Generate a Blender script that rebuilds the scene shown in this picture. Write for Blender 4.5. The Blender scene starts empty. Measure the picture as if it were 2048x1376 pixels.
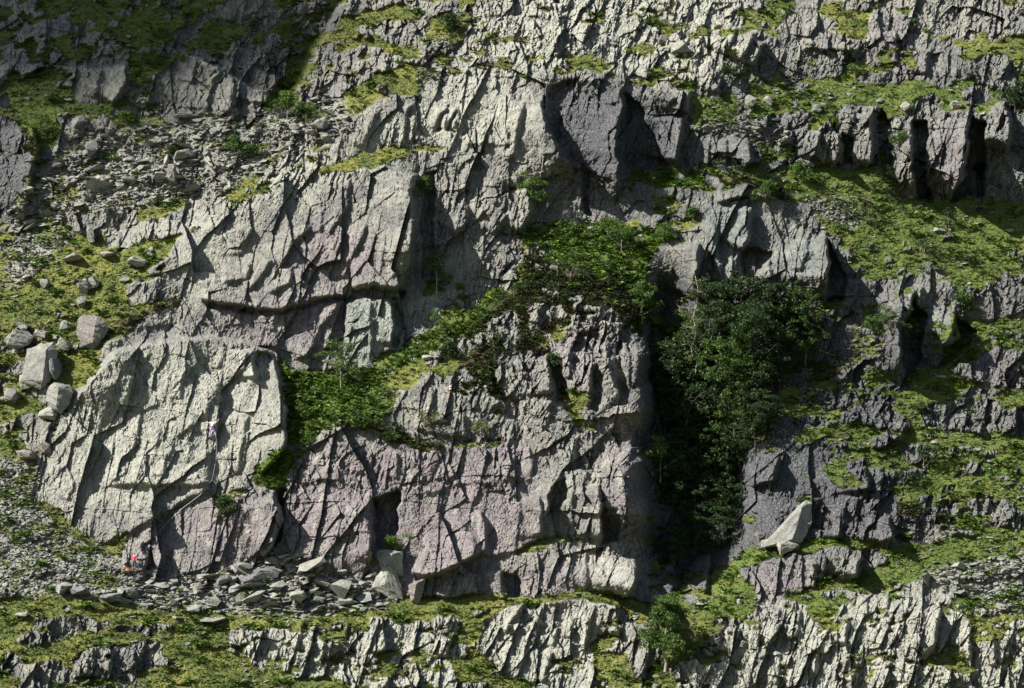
import bpy, math, random
import numpy as np
from mathutils import Vector, Matrix

scene = bpy.context.scene
C = scene.collection
R = math.radians

# ------------------------------------------------------------------ camera
PITCH = R(6.0)
TH = 0.18                                   # tan of half the horizontal field of view
cam_d = bpy.data.cameras.new('camera')
cam_d.sensor_width = 36.0
cam_d.lens = 18.0 / TH
cam_d.clip_start = 1.0
cam_d.clip_end = 6000.0
cam = bpy.data.objects.new('camera', cam_d)
cam.rotation_euler = (math.pi / 2 + PITCH, 0, 0)
C.objects.link(cam)
scene.camera = cam

# ------------------------------------------------------------------ light
SUN = Vector((-0.70, -0.31, 0.645)).normalized()      # direction towards the sun
elev = math.asin(SUN.z)
world = bpy.data.worlds.new('World')
scene.world = world
world.use_nodes = True
nt = world.node_tree
bg = nt.nodes['Background']
sky = nt.nodes.new('ShaderNodeTexSky')
sky.sky_type = 'NISHITA'
sky.sun_disc = False
sky.sun_elevation = elev
sky.sun_rotation = math.atan2(SUN.x, SUN.y)
nt.links.new(sky.outputs[0], bg.inputs[0])
bg.inputs[1].default_value = 0.05
sd = bpy.data.lights.new('sun', 'SUN')
sd.energy = 5.0
sd.angle = R(0.5)
sd.color = (1.0, 0.958, 0.865)
sun = bpy.data.objects.new('sun', sd)
sun.rotation_euler = SUN.to_track_quat('Z', 'Y').to_euler()
C.objects.link(sun)
scene.view_settings.view_transform = 'Standard'
scene.view_settings.look = 'None'
scene.view_settings.exposure = 1.22
scene.view_settings.gamma = 1.0
scene.cycles.diffuse_bounces = 2
scene.cycles.max_bounces = 5

# ------------------------------------------------------------------ numpy noise
def table(seed):
    return np.random.RandomState(seed).rand(256, 256).astype(np.float32)

def vnoise(x, y, seed):
    t = table(seed)
    xi = np.floor(x).astype(np.int32); yi = np.floor(y).astype(np.int32)
    fx = (x - xi).astype(np.float32); fy = (y - yi).astype(np.float32)
    fx = fx * fx * fx * (fx * (fx * 6 - 15) + 10); fy = fy * fy * fy * (fy * (fy * 6 - 15) + 10)
    x0 = xi & 255; x1 = (xi + 1) & 255; y0 = yi & 255; y1 = (yi + 1) & 255
    a = t[x0, y0] * (1 - fx) + t[x1, y0] * fx
    b = t[x0, y1] * (1 - fx) + t[x1, y1] * fx
    return (a * (1 - fy) + b * fy) * 2 - 1

def fbm(x, y, seed, octs=5, gain=0.5, lac=2.03):
    s = 0; amp = 1.0; tot = 0
    for k in range(octs):
        s = s + amp * vnoise(x + 17.3 * k, y - 9.1 * k, seed + k)
        tot += amp; amp *= gain; x = x * lac; y = y * lac
    return s / tot

def facets(X, Z, cw, ch, shear, seed, gx_mean, gx_sd, gz_mean, gz_sd, off_sd):
    """piecewise planar joint blocks: offset and tilt of the nearest cell"""
    a = (X - shear * Z) / cw; b = Z / ch
    ai = np.floor(a).astype(np.int32); bi = np.floor(b).astype(np.int32)
    t1, t2, t3, t4, t5 = [table(seed + k) for k in range(5)]
    best = np.full(X.shape, 9.0, np.float32); sec = best.copy()
    h = np.zeros(X.shape, np.float32)
    for di in (-1, 0, 1):
        for dj in (-1, 0, 1):
            ci = (ai + di) & 255; cj = (bi + dj) & 255
            dx = a - (ai + di) - t1[ci, cj]; dz = b - (bi + dj) - t2[ci, cj]
            d = dx * dx + dz * dz
            m = d < best
            sec = np.where(m, best, np.minimum(sec, d))
            best = np.where(m, d, best)
            hh = (t3[ci, cj] * 2 - 1) * off_sd + (gx_mean + gx_sd * (t4[ci, cj] * 2 - 1)) * dx * cw \
                + (gz_mean + gz_sd * (t5[ci, cj] * 2 - 1)) * dz * ch
            h = np.where(m, hh, h)
    return h, np.sqrt(sec) - np.sqrt(best)

def blur(a, r):
    """gaussian-like blur (r in grid cells) by three box passes"""
    r = max(1, int(round(r)))
    for _ in range(3):
        for ax in (0, 1):
            p = np.pad(a, [(r + 1, r) if k == ax else (0, 0) for k in (0, 1)], mode='edge')
            c = np.cumsum(p, axis=ax, dtype=np.float64)
            n = a.shape[ax]
            if ax == 0: a = (c[2 * r + 1:2 * r + 1 + n] - c[:n]) / (2 * r + 1)
            else: a = (c[:, 2 * r + 1:2 * r + 1 + n] - c[:, :n]) / (2 * r + 1)
            a = a.astype(np.float32)
    return a

# ------------------------------------------------------------------ terrain grid (u to the right, v down, as traced)
ST = 1.35
US = np.arange(-120, 2168 + ST, ST).astype(np.float32)
VS = np.arange(-90, 1466 + ST, ST).astype(np.float32)
U, V = np.meshgrid(US, VS)
MPP = 0.0445
X = U * MPP; Z = -V * MPP
wu = fbm(X / 2.2, Z / 2.2, 11, 5) * 14 + fbm(X / 0.5, Z / 0.5, 21, 3) * 3
wv = fbm(X / 2.2, Z / 2.2, 31, 5) * 12 + fbm(X / 0.5, Z / 0.5, 41, 3) * 3
UW = U + wu; VW = V + wv                    # ragged coordinates for outlines

def inside(poly, uu=None, vv=None):
    uu = UW if uu is None else uu; vv = VW if vv is None else vv
    p = np.array(poly, np.float32)
    m = 30
    r0, r1 = np.searchsorted(VS, [p[:, 1].min() - m, p[:, 1].max() + m])
    c0, c1 = np.searchsorted(US, [p[:, 0].min() - m, p[:, 0].max() + m])
    res = np.zeros(U.shape, bool)
    if r1 <= r0 or c1 <= c0: return res
    x = uu[r0:r1, c0:c1]; y = vv[r0:r1, c0:c1]
    ins = np.zeros(x.shape, bool)
    n = len(p)
    for i in range(n):
        x0, y0 = p[i]; x1, y1 = p[(i + 1) % n]
        if y0 == y1: continue
        c = ((y0 > y) != (y1 > y)) & (x < (x1 - x0) * (y - y0) / (y1 - y0) + x0)
        ins ^= c
    res[r0:r1, c0:c1] = ins
    return res

exec_tables = None
# ---- how rocky each stretch is: 1 bare rock, 0 unbroken grass (later entries lie over earlier ones)
ROCKY = [
 (0.55, [(-200,-200),(2300,-200),(2300,1600),(-200,1600)]),
 # upper left, far slope
 (0.42, [(-200,-200),(700,-200),(640,60),(590,150),(560,220),(420,250),(-200,240)]),
 (0.55, [(480,-100),(700,-100),(640,60),(480,50)]),
 (0.5, [(-200,-100),(240,-100),(240,60),(-200,70)]),
 (1.0, [(160,130),(250,120),(255,165),(225,205),(180,215),(150,205)]),
 (0.95, [(330,130),(430,95),(560,110),(570,150),(540,190),(500,235),(340,255),(220,225),(225,205),(310,190)]),
 (0.0, [(20,190),(150,210),(300,195),(260,205),(150,230),(20,215)]),
 (0.0, [(10,240),(80,215),(140,260),(130,290),(90,300),(60,320),(30,280)]),
 (0.9, [(-200,240),(20,235),(50,290),(70,350),(30,430),(-200,460)]),
 # scree field
 (0.5, [(130,250),(330,240),(560,210),(700,170),(720,260),(560,320),(430,420),(200,430),(30,470),(20,400),(90,330)]),
 (0.15, [(190,330),(300,300),(380,290),(400,310),(300,345),(210,350)]),
 (0.10, [(500,330),(560,300),(600,300),(520,370),(430,400),(460,360)]),
 (1.0, [(130,170+240),(140,400),(260,430),(240,420)]),
 (0.95, [(390,310),(440,295),(500,330),(480,370),(400,410),(375,380)]),
 (1.0, [(200,500),(215,450),(260,435),(300,455),(400,400),(450,400),(470,430),(420,450),(350,490),(230,505)]),
 # left grass slopes
 (0.12, [(-200,470),(160,460),(210,500),(330,480),(400,450),(350,530),(330,570),(270,560),(250,600),(270,650),(200,690),(100,670),(-200,640)]),
 (0.45, [(-200,690),(60,660),(150,700),(210,690),(200,740),(150,790),(100,860),(-200,900)]),
 (0.05, [(120,700),(210,690),(200,740),(150,790),(110,770)]),
 (1.0, [(250,570),(330,555),(380,575),(370,600),(290,625),(250,605)]),
 (0.15, [(-200,880),(80,900),(70,1000),(230,1100),(260,1150),(200,1190),(-200,1190)]),
 # flank above the big wall
 (0.78, [(500,390),(540,330),(580,300),(700,290),(720,240),(840,180),(700,300),(840,290),(820,310),(700,340),(600,400),(480,430)]),
 (0.60, [(580,230),(620,110),(690,10),(960,-100),(960,100),(840,180),(720,240),(700,290),(640,270)]),
 (0.15, [(690,30),(760,15),(860,20),(830,40),(730,45),(700,60)]),
 (0.10, [(900,20),(940,20),(920,90),(890,100)]),
 (0.2, [(650,210),(760,140),(870,130),(820,180),(700,230),(620,260)]),
 (0.74, [(910,150),(900,110),(950,20),(1200,-100),(1520,-100),(1530,120),(1400,190),(1240,160),(1150,140)]),
 (0.1, [(1130,115),(1180,110),(1220,140),(1150,138)]),
 (0.1, [(1190,160),(1300,150),(1340,140),(1300,170),(1230,165)]),
 # upper right slope
 (0.55, [(1530,-100),(2300,-100),(2300,520),(1700,480),(1560,380),(1500,260),(1380,260),(1400,190),(1530,120)]),
 (1.0, [(1810,-20),(1990,0),(2040,30),(2040,70),(1930,70),(1870,80),(1820,20)]),
 (0.92, [(1540,50),(1640,30),(1700,70),(1720,100),(1640,105),(1560,95)]),
 (0.9, [(1740,40),(1790,30),(1840,80),(1850,110),(1780,110),(1740,90)]),
 (0.0, [(1640,20),(1740,30),(1740,90),(1700,60)]),
 (0.9, [(1830,120),(1860,90),(1920,100),(1950,150),(1880,180),(1830,150)]),
 (0.2, [(1380,200),(1600,150),(1900,170),(1830,210),(1760,260),(1600,230),(1500,250),(1380,260)]),
 (0.0, [(1900,80),(2100,70),(2100,110),(1940,110)]),
 (1.0, [(1590,280),(1640,260),(1700,210),(1760,215),(1760,330),(1700,340),(1600,320)]),
 (1.0, [(1780,240),(1860,215),(1960,235),(2040,180),(2100,200),(2100,420),(1980,410),(1900,390),(1800,400),(1780,320)]),
 (0.15, [(1580,330),(1700,340),(1790,330),(1790,400),(1600,420)]),
 (0.16, [(1600,420),(1800,395),(2000,400),(2100,430),(2100,520),(1960,580),(1860,540),(1840,500),(1700,480),(1650,460)]),
 (0.55, [(1980,510),(2100,490),(2100,540),(2000,530)]),
 # centre top buttress
 (1.0, [(660,330),(700,290),(720,240),(760,200),(830,185),(900,150),(1100,145),(1160,138),(1240,165),(1300,170),(1400,190),(1380,230),(1370,290),(1350,340),(1260,350),(1250,420),(1180,445),(1050,440),(1040,380),(950,320),(830,300)]),
 (0.1, [(860,300),(900,290),(950,320),(1030,370),(990,365),(930,330)]),
 (1.0, [(1350,265),(1480,265),(1500,320),(1480,345),(1400,330),(1350,330)]),
 # big left wall and middle faces
 (1.0, [(330,545),(370,470),(430,440),(500,400),(600,390),(700,340),(820,305),(950,320),(1050,370),(1060,440),(1030,480),(1020,560),(890,600),(870,640),(790,700),(740,740),(640,745),(560,720),(500,690),(300,690),(200,740),(240,660),(280,610),(370,600),(350,570)]),
 (0.0, [(640,335),(760,300),(850,293),(900,300),(830,312),(700,345)]),
 (0.05,[(270,610),(330,600),(380,590),(350,575),(370,600),(290,630),(240,680),(230,670)]),
 # central ramp of fern and heather
 (0.30, [(555,730),(640,740),(700,745),(760,710),(900,640),(1000,580),(850,590),(860,560),(1020,560),(1040,460),(1130,450),(1250,440),(1330,470),(1320,560),(1290,640),(1150,640),(1060,700),(980,720),(1000,800),(890,760),(800,780),(770,860),(640,860),(590,900),(575,870)]),
 (0.9, [(1020,490),(1050,480),(1040,560),(1015,580)]),
 (0.9, [(1130,500),(1190,490),(1180,530),(1140,520)]),
 (1.0, [(1060,610),(1120,610),(1120,640),(1080,660),(1060,640)]),
 (0.85, [(930,680),(960,640),(1040,620),(1040,680),(980,690)]),
 (0.9, [(840,720),(890,705),(880,730),(840,735)]),
 (0.06, [(555,730),(640,740),(700,745),(760,710),(900,640),(1000,580),(1010,600),(900,690),(800,745),(770,850),(640,860),(590,900),(575,870)]),
 (0.04, [(1060,455),(1130,450),(1250,440),(1330,470),(1320,540),(1200,560),(1090,500)]),
 # middle knolls and lower wall
 (1.0, [(790,800),(850,755),(890,760),(960,820),(1010,840),(990,740),(1060,695),(1100,720),(1130,690),(1140,640),(1240,640),(1300,700),(1320,790),(1300,860),(1290,1000),(1290,1210),(860,1210),(740,1170),(600,1110),(575,1060),(570,990),(590,920),(640,870),(700,855),(790,870)]),
 (0.1, [(1110,770),(1180,790),(1160,830),(1220,860),(1150,850),(1120,800)]),
 (0.1, [(770,840),(800,870),(900,890),(1000,880),(1000,895),(900,905),(770,880)]),
 (0.0, [(1030,1102),(1060,1083),(1100,1074),(1170,1074),(1175,1086),(1100,1094),(1040,1110)]),
 # left slab and the pink slab below
 (1.0, [(200,740),(235,700),(300,685),(420,672),(500,685),(545,705),(555,740),(575,815),(570,880),(530,950),(560,990),(565,1060),(560,1110),(430,1140),(330,1165),(245,1145),(255,1060),(225,1095),(150,1060),(130,1030),(70,990),(80,930),(120,850),(160,790)]),
 (0.0, [(505,930),(560,900),(590,930),(560,985),(505,970)]),
 (0.1, [(425,985),(480,975),(520,980),(470,1000),(440,1020)]),
 # gully
 (0.8, [(1300,500),(1400,560),(1480,600),(1600,640),(1550,760),(1600,850),(1520,930),(1500,1080),(1420,1180),(1300,1210),(1290,900),(1320,780),(1290,640)]),
 # right crags
 (1.0, [(1310,490),(1390,475),(1400,440),(1350,400),(1270,400),(1260,350),(1400,330),(1520,370),(1600,400),(1640,440),(1660,490),(1660,540),(1650,600),(1560,620),(1480,590),(1420,590),(1400,650),(1330,680),(1310,560)]),
 (0.1, [(1260,345),(1420,330),(1500,345),(1580,380),(1600,400),(1480,375),(1400,385),(1290,375)]),
 (0.72, [(1660,560),(1660,480),(1740,510),(1860,510),(1860,560),(1900,600),(1925,680),(1880,720),(1800,770),(1700,720),(1640,690)]),
 (0.2, [(1700,470),(1860,500),(1880,540),(1780,560),(1700,560)]),
 (0.05, [(1850,550),(1900,600),(1925,640),(2100,630),(2100,700),(1950,720),(1830,780),(1810,760),(1920,700),(1900,620)]),
 (0.75, [(1940,590),(2000,560),(2100,560),(2100,640),(1980,620)]),
 (0.9, [(1890,740),(2000,700),(2100,700),(2100,760),(1970,770)]),
 (0.45, [(1560,780),(1700,700),(1800,770),(1900,760),(2100,790),(2100,850),(1800,860),(1560,850)]),
 (0.36, [(1800,780),(1880,740),(1980,770),(2100,790),(2100,830),(1900,830),(1820,850)]),
 (1.0, [(1720,840),(1780,810),(1820,850),(1790,880),(1750,880)]),
 (0.85, [(1880,850),(1960,820),(2100,810),(2100,860),(1900,870)]),
 (0.50, [(1540,850),(2100,870),(2100,1000),(1780,1000),(1700,960),(1560,900)]),
 (0.42, [(1850,870),(2100,880),(2100,990),(1830,1000)]),
 (0.95, [(1500,900),(1560,870),(1640,900),(1740,920),(1800,1000),(1790,1095),(1700,1080),(1640,1080),(1500,1090),(1420,1180),(1440,1000)]),
 (0.1, [(1640,930),(1680,920),(1730,970),(1680,980)]),
 (0.5, [(1790,1000),(1960,1010),(2100,1000),(2100,1060),(1900,1080),(1800,1100)]),
 (0.03, [(1420,1190),(1430,1130),(1600,1080),(1700,1075),(1780,1095),(1900,1080),(2100,1040),(2100,1130),(1840,1160),(1700,1190),(1500,1230)]),
 (1.0, [(1470,1140),(1600,1110),(1640,1120),(1630,1180),(1570,1200),(1530,1210),(1500,1170)]),
 (1.0, [(1600,1110),(1670,1095),(1760,1100),(1770,1120),(1710,1160),(1640,1160)]),
 # lower terrace and bands
 (0.22, [(-200,1190),(200,1190),(500,1230),(900,1215),(1300,1215),(1420,1210),(1600,1190),(2100,1180),(2100,1600),(-200,1600)]),
 (0.05, [(-200,1200),(300,1190),(700,1230),(1190,1195),(1190,1215),(700,1245),(500,1330),(-200,1290)]),
 (0.03, [(500,1235),(740,1205),(900,1195),(1200,1183),(1300,1205),(1420,1212),(1420,1245),(1330,1245),(1240,1222),(1180,1203),(1000,1212),(930,1225),(700,1243),(560,1262)]),
 (0.5, [(60,1235),(330,1230),(480,1240),(500,1260),(300,1265),(80,1290)]),
 (0.6, [(700,1270),(940,1290),(940,1340),(700,1320)]),
 (0.9, [(150,1300),(220,1285),(330,1290),(330,1330),(260,1350),(140,1350)]),
 (0.75, [(20,1335),(130,1330),(130,1400),(20,1400)]),
 (0.62, [(460,1260),(700,1215),(740,1260),(730,1370),(550,1345),(460,1300)]),
 (0.62, [(700,1245),(900,1225),(930,1290),(900,1330),(720,1310)]),
 (0.5, [(680,1330),(920,1330),(1000,1370),(680,1420)]),
 (1.0, [(970,1240),(1020,1208),(1180,1205),(1230,1250),(1180,1290),(1120,1300),(1090,1376),(990,1340),(960,1290)]),
 (0.85, [(1180,1290),(1120,1300),(1060,1400),(1180,1400),(1200,1330)]),
 (0.8, [(1180,1190),(1260,1200),(1250,1280),(1210,1260)]),
 (0.85, [(1230,1250),(1310,1240),(1320,1300),(1280,1400),(1260,1330)]),
 (0.78, [(1430,1260),(1560,1200),(1700,1180),(1900,1180),(1960,1250),(2100,1240),(2100,1420),(1380,1420),(1340,1350)]),
 (0.35, [(1600,1200),(1720,1200),(1700,1250),(1640,1270)]),
 (0.2, [(1900,1190),(2020,1250),(2000,1280),(1900,1220)]),
 (0.1, [(1760,1310),(1900,1320),(2040,1360),(1950,1350)]),
 (0.25, [(1380,1290),(1440,1290),(1500,1340),(1400,1330)]),
 (0.3, [(1440,1210),(1560,1195),(1500,1230),(1400,1250)]),
 (0.0, [(180,1215),(400,1226),(560,1236),(740,1208),(900,1196),(1010,1193),(1190,1186),(1290,1206),(1430,1212),(1430,1236),(1330,1238),(1240,1218),(1180,1204),(1010,1210),(900,1219),(740,1236),(560,1262),(380,1262),(180,1240)]),
 (0.02, [(330,1290),(450,1285),(470,1340),(560,1350),(700,1372),(700,1400),(340,1400),(280,1350),(340,1335)]),
]
rocky = np.zeros(U.shape, np.float32)
for val, poly in ROCKY:
    rocky[inside(poly)] = val
rocky_s = blur(rocky, 2)
rampw = np.clip((1100 - U) / 400, 0, 1) * np.clip((760 - V) / 200, 0, 1)
rnz = fbm((X + 0.2 * Z) / 2.3, (Z - (0.10 + .22 * rampw) * (X - 22)) / 1.15, 51, 6, 0.68)                  # terraced outcrops
rnz = 0.5 + rnz * 1.15
rock = (rocky_s > rnz * 0.98 + 0.0)
rock |= rocky_s > 0.97
rock &= rocky_s > 0.02
rockf = blur(rock.astype(np.float32), 1)

def paint(polys, soft=3):
    m = np.zeros(U.shape, bool)
    for p in polys: m |= inside(p)
    return blur(m.astype(np.float32), soft)

SCREE = [[(90,330),(130,270),(330,245),(560,215),(680,180),(700,260),(560,320),(430,400),(200,420),(30,480),(20,420)],
 [(10,490),(120,455),(150,470),(100,520),(20,590)],
 [(-120,890),(80,930),(70,1000),(120,1060),(230,1110),(300,1160),(200,1190),(-120,1190)],
 [(190,1190),(260,1160),(420,1150),(560,1110),(620,1115),(740,1170),(780,1210),(600,1235),(300,1215)],
 [(1840,1160),(1900,1130),(2170,1080),(2170,1250),(2030,1230),(1960,1195)],
 [(1370,260),(1450,240),(1560,250),(1580,290),(1500,290),(1490,265)],
 [(1600,400),(1680,395),(1720,440),(1700,460)],
 [(860,90),(900,70),(910,110),(860,170),(830,150)]]
HEATHER = [[(-120,240),(20,232),(60,280),(70,320),(10,400),(-120,420)],
 [(1050,560),(1020,600),(930,640),(940,720),(890,760),(960,820),(1010,810),(1000,730),(1060,700),(1140,640),(1240,640),(1290,690),(1300,620),(1250,540),(1130,540),(1060,500)],
 [(370,595),(350,575),(310,570),(330,600),(240,640),(230,680),(290,640)],
 [(750,830),(800,870),(900,890),(900,905),(700,870)],
 [(1400,340),(1560,370),(1600,410),(1480,375),(1400,370)],
 [(1570,720),(1680,700),(1700,760),(1580,770)],
 [(1780,1010),(1900,1020),(1880,1090),(1790,1080)],
 [(1600,60),(1650,50),(1640,100),(1580,90)],
 [(1730,220),(1800,240),(1800,290),(1750,260)]]
LUSH = [[(555,730),(700,750),(770,780),(770,850),(640,860),(590,900),(575,870)],
 [(1060,450),(1330,460),(1320,560),(1200,560),(1060,500)],
 [(740,740),(900,640),(1010,570),(1010,600),(900,680),(800,740),(700,780)],
 [(505,930),(560,900),(590,930),(560,985),(505,970)],
 [(1260,345),(1420,330),(1440,370),(1350,400),(1290,375)],
 [(850,570),(1010,570),(950,600),(880,600)]]
PURPLE = [[(1120,170),(1245,160),(1240,350),(1150,420),(1120,300)],
 [(430,600),(690,600),(640,740),(420,690)],
 [(575,990),(600,900),(790,870),(1060,880),(1060,960),(1090,1090),(860,1190),(740,1160),(600,1110)],
 [(245,1140),(265,1070),(300,1040),(400,985),(540,990),(560,1060),(530,1120),(330,1165)],
 [(1130,230),(1190,160),(1240,170),(1240,350),(1150,420),(1130,330)],
 [(1130,640),(1200,680),(1170,820),(1110,700)],
 [(1240,780),(1300,860),(1290,1100),(1200,1000)],
 [(1470,1140),(1600,1110),(1640,1120),(1630,1180),(1530,1210)],
 [(1500,930),(1640,900),(1780,960),(1770,1090),(1500,1080)],
 [(1650,560),(1800,600),(1790,690),(1650,690)],
 [(560,470),(700,440),(800,560),(600,580)],
 [(1740,60),(1800,60),(1830,150),(1760,130)],[(1880,250),(1940,240),(1940,370),(1880,390)],
 [(1080,1130),(1260,1100),(1260,1200),(900,1200)],
 [(1890,740),(2000,700),(2100,700),(2100,760),(1970,770)]]
TEAL = [[(690,600),(700,575),(810,570),(870,590),(885,610),(850,660),(790,690),(740,735),(700,730)],
 [(1420,410),(1500,400),(1500,480),(1440,540),(1420,520)],[(1560,470),(1640,480),(1630,560),(1590,540)],
 [(1810,590),(1900,610),(1900,690),(1810,690)]]
LICHEN = [[(740,610),(790,610),(790,710),(740,730)],[(120,850),(235,700),(500,685),(550,760),(570,860),(420,980),(130,1030),(75,990)],
 [(500,390),(580,300),(700,290),(840,200),(900,150),(1050,160),(1080,280),(820,310),(700,340),(480,430)],
 [(910,150),(950,20),(1200,-100),(1500,-100),(1480,100),(1400,180),(1240,160),(1150,140)],
 [(960,1210),(1260,1200),(1240,1400),(960,1376)],[(1380,1250),(1900,1180),(2200,1250),(2200,1500),(1340,1500)],
 [(450,1240),(930,1220),(930,1400),(450,1400)],[(330,560),(400,450),(480,440),(440,590)],
 [(1160,1100),(1270,1090),(1270,1180),(1190,1190)],[(200,500),(215,450),(470,410),(470,430),(230,505)]]
DARK_SHADE = [[(1100,160),(1180,150),(1245,165),(1245,350),(1200,420),(1120,330)],[(1440,850),(1560,840),(1640,900),(1620,990),(1540,1080),(1440,1130)],[(1440,850),(1560,840),(1600,920),(1520,1090),(1440,1130)],  # dark rock tone; shade about the prow and gully is painted in
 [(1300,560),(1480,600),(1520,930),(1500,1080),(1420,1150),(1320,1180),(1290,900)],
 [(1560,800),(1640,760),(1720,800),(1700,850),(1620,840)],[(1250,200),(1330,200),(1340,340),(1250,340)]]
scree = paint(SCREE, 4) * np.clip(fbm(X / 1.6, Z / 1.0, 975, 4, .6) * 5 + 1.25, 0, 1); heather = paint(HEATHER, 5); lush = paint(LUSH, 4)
purple = paint(PURPLE, 14); teal = paint(TEAL, 8); lichen = paint(LICHEN, 16); dark_shade = np.clip(paint(DARK_SHADE, 14) + .55 * paint([[(1240,150),(1400,200),(1560,120),(2300,100),(2300,1040),(1900,1050),(1790,1100),(1290,1200),(1290,700),(1240,350)]], 24), 0, 1)  # dimness of the right-hand slope painted into the rock colour
dark_shade = np.clip(dark_shade + .38 * paint([[(1300,520),(1400,620),(1560,640),(1660,640),(1800,700),(1940,700),(1800,860),(1900,1000),(1790,1090),(1500,1100),(1420,1200),(1290,1200),(1290,700)]], 20), 0, 1)  # deepens the painted shade from the gully rightwards
dark_shade *= 1 - .45 * paint([[(1330,480),(1400,400),(1560,380),(1650,470),(1650,600),(1480,590),(1380,560)],[(1820,560),(1930,600),(1930,700),(1820,700)],[(1590,200),(2040,190),(2040,410),(1590,330)]], 12)
dark_shade = np.clip(dark_shade + .9 * paint([[(-120,240),(20,232),(60,280),(75,350),(35,440),(-120,470)]], 5), 0, 1)  # ivy and shade of the left-edge crag painted dark
smooth_poly = paint([[(795,985),(1060,960),(1080,1080),(860,1160),(800,1110)],[(1140,230),(1240,170),(1240,340),(1150,380)],
   [(240,690),(420,600),(620,620),(600,740),(420,700)],[(690,600),(870,590),(740,735)],[(850,180),(1000,160),(1040,240),(850,260)],
   [(340,540),(420,450),(600,400),(780,340),(790,560),(560,590),(380,580)],
   [(260,1080),(400,990),(540,1000),(540,1120),(260,1150)],
   [(110,880),(235,710),(500,700),(560,800),(540,930),(300,1020),(130,1020)]], 10)

# ------------------------------------------------------------------ base depth: integrate the wanted steepness
layback = paint([[(200,740),(235,700),(300,683),(420,670),(500,684),(545,700),(540,716),(420,692),(300,704),(225,745)],[(200,505),(210,440),(400,390),(520,330),(640,260),(590,150),(690,10),(760,-90),(1500,-90),(1530,100),(1400,185),(1160,136),(900,150),(760,198),(640,330),(500,395),(350,500)],
    [(1790,-90),(2300,-90),(2300,80),(1830,90)],[(1220,1195),(1260,1195),(1250,1260)],[(1560,1200),(1860,1180),(1900,1230),(1600,1240)],[(1830,90),(1960,90),(1950,180),(1830,180)]], 10)
lean = paint([[(1530,-100),(2300,-100),(2300,560),(1900,210),(1500,260),(1380,200)],[(1640,700),(2300,560),(2300,1060),(1800,1060),(1560,850)],[(-200,-200),(700,-200),(560,240),(-200,240)]], 16)
slope = rockf * (0.36 + .75 * layback + .30 * lean) + (1 - rockf) * (1.25 + 0.35 * scree - 0.3 * heather)
slope *= (1 + 0.25 * fbm(X / 5, Z / 3, 71, 3))
GULLY = paint([[(1300,600),(1330,520),(1365,560),(1390,700),(1430,820),(1500,900),(1480,1100),(1400,1170),(1330,1200),(1290,1150),(1300,900)]], 22)
gv = -slope * ST * MPP                         # change of depth per row going down
H, W = U.shape
def poisson(gu, gv):
    div = np.zeros((H, W), np.float64)
    div[:, :-1] += gu[:, :-1]; div[:, 1:] -= gu[:, :-1]
    div[:-1] += gv[:-1]; div[1:] -= gv[:-1]
    m = np.concatenate([div, div[::-1]], 0); m = np.concatenate([m, m[:, ::-1]], 1)
    F = np.fft.rfft2(m)
    ky = 2 * np.cos(2 * np.pi * np.arange(2 * H) / (2 * H))[:, None] - 2
    kx = 2 * np.cos(2 * np.pi * np.arange(F.shape[1]) / (2 * W))[None] - 2
    den = kx + ky; den[0, 0] = 1
    F = F / den; F[0, 0] = 0
    return np.fft.irfft2(F, s=m.shape)[:H, :W].astype(np.float32)
D = poisson(np.zeros((H, W), np.float32), gv.astype(np.float32))
D += 262 - D[int((688 + 90) / ST), int((1024 + 120) / ST)]
D += GULLY * 7.0

# ------------------------------------------------------------------ traced arêtes, corners and overhangs
def step(pts, h, w, cut=1.6, tap=0.14):
    """the side with a positive cross product stands h metres proud and falls away over w pixels"""
    global D
    p = np.array(pts, np.float32)
    lim = w * 3.2 + 10
    r0, r1 = np.searchsorted(VS, [p[:, 1].min() - lim, p[:, 1].max() + lim])
    c0, c1 = np.searchsorted(US, [p[:, 0].min() - lim, p[:, 0].max() + lim])
    if r1 <= r0 or c1 <= c0: return
    kw = 1.0 if abs(h) > 3.2 else 0.5
    x = U[r0:r1, c0:c1] + wu[r0:r1, c0:c1] * kw; y = V[r0:r1, c0:c1] + wv[r0:r1, c0:c1] * kw
    best = np.full(x.shape, 1e9, np.float32); sg = np.zeros(x.shape, np.float32); tt = np.zeros(x.shape, np.float32)
    seg = np.hypot(*(p[1:] - p[:-1]).T); cum = np.concatenate([[0], np.cumsum(seg)])
    for i in range(len(p) - 1):
        dx, dy = p[i + 1] - p[i]
        L2 = dx * dx + dy * dy
        t = np.clip(((x - p[i, 0]) * dx + (y - p[i, 1]) * dy) / L2, 0, 1)
        ex = x - p[i, 0] - t * dx; ey = y - p[i, 1] - t * dy
        d = np.hypot(ex, ey)
        cr = (dx * (y - p[i, 1]) - dy * (x - p[i, 0])) / math.sqrt(L2)
        m = d < best
        best = np.where(m, d, best); sg = np.where(m, cr, sg); tt = np.where(m, (cum[i] + t * seg[i]) / cum[-1], tt)
    s = np.sign(sg) * best
    side = 1 / (1 + np.exp(-np.clip(s / cut, -30, 30)))
    fall = np.exp(-np.maximum(s, 0) / w)
    if abs(h) > 3.2 and tap == 0.14: tap = 0.34
    win = np.clip(np.minimum(tt, 1 - tt) / tap, 0, 1)
    win = win * win * (3 - 2 * win)
    end = np.exp(-(np.maximum(best - np.abs(sg), 0) / (0.5 * w + 4)) ** 2)
    D[r0:r1, c0:c1] -= h * side * fall * np.maximum(win, 0.0) * end

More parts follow.
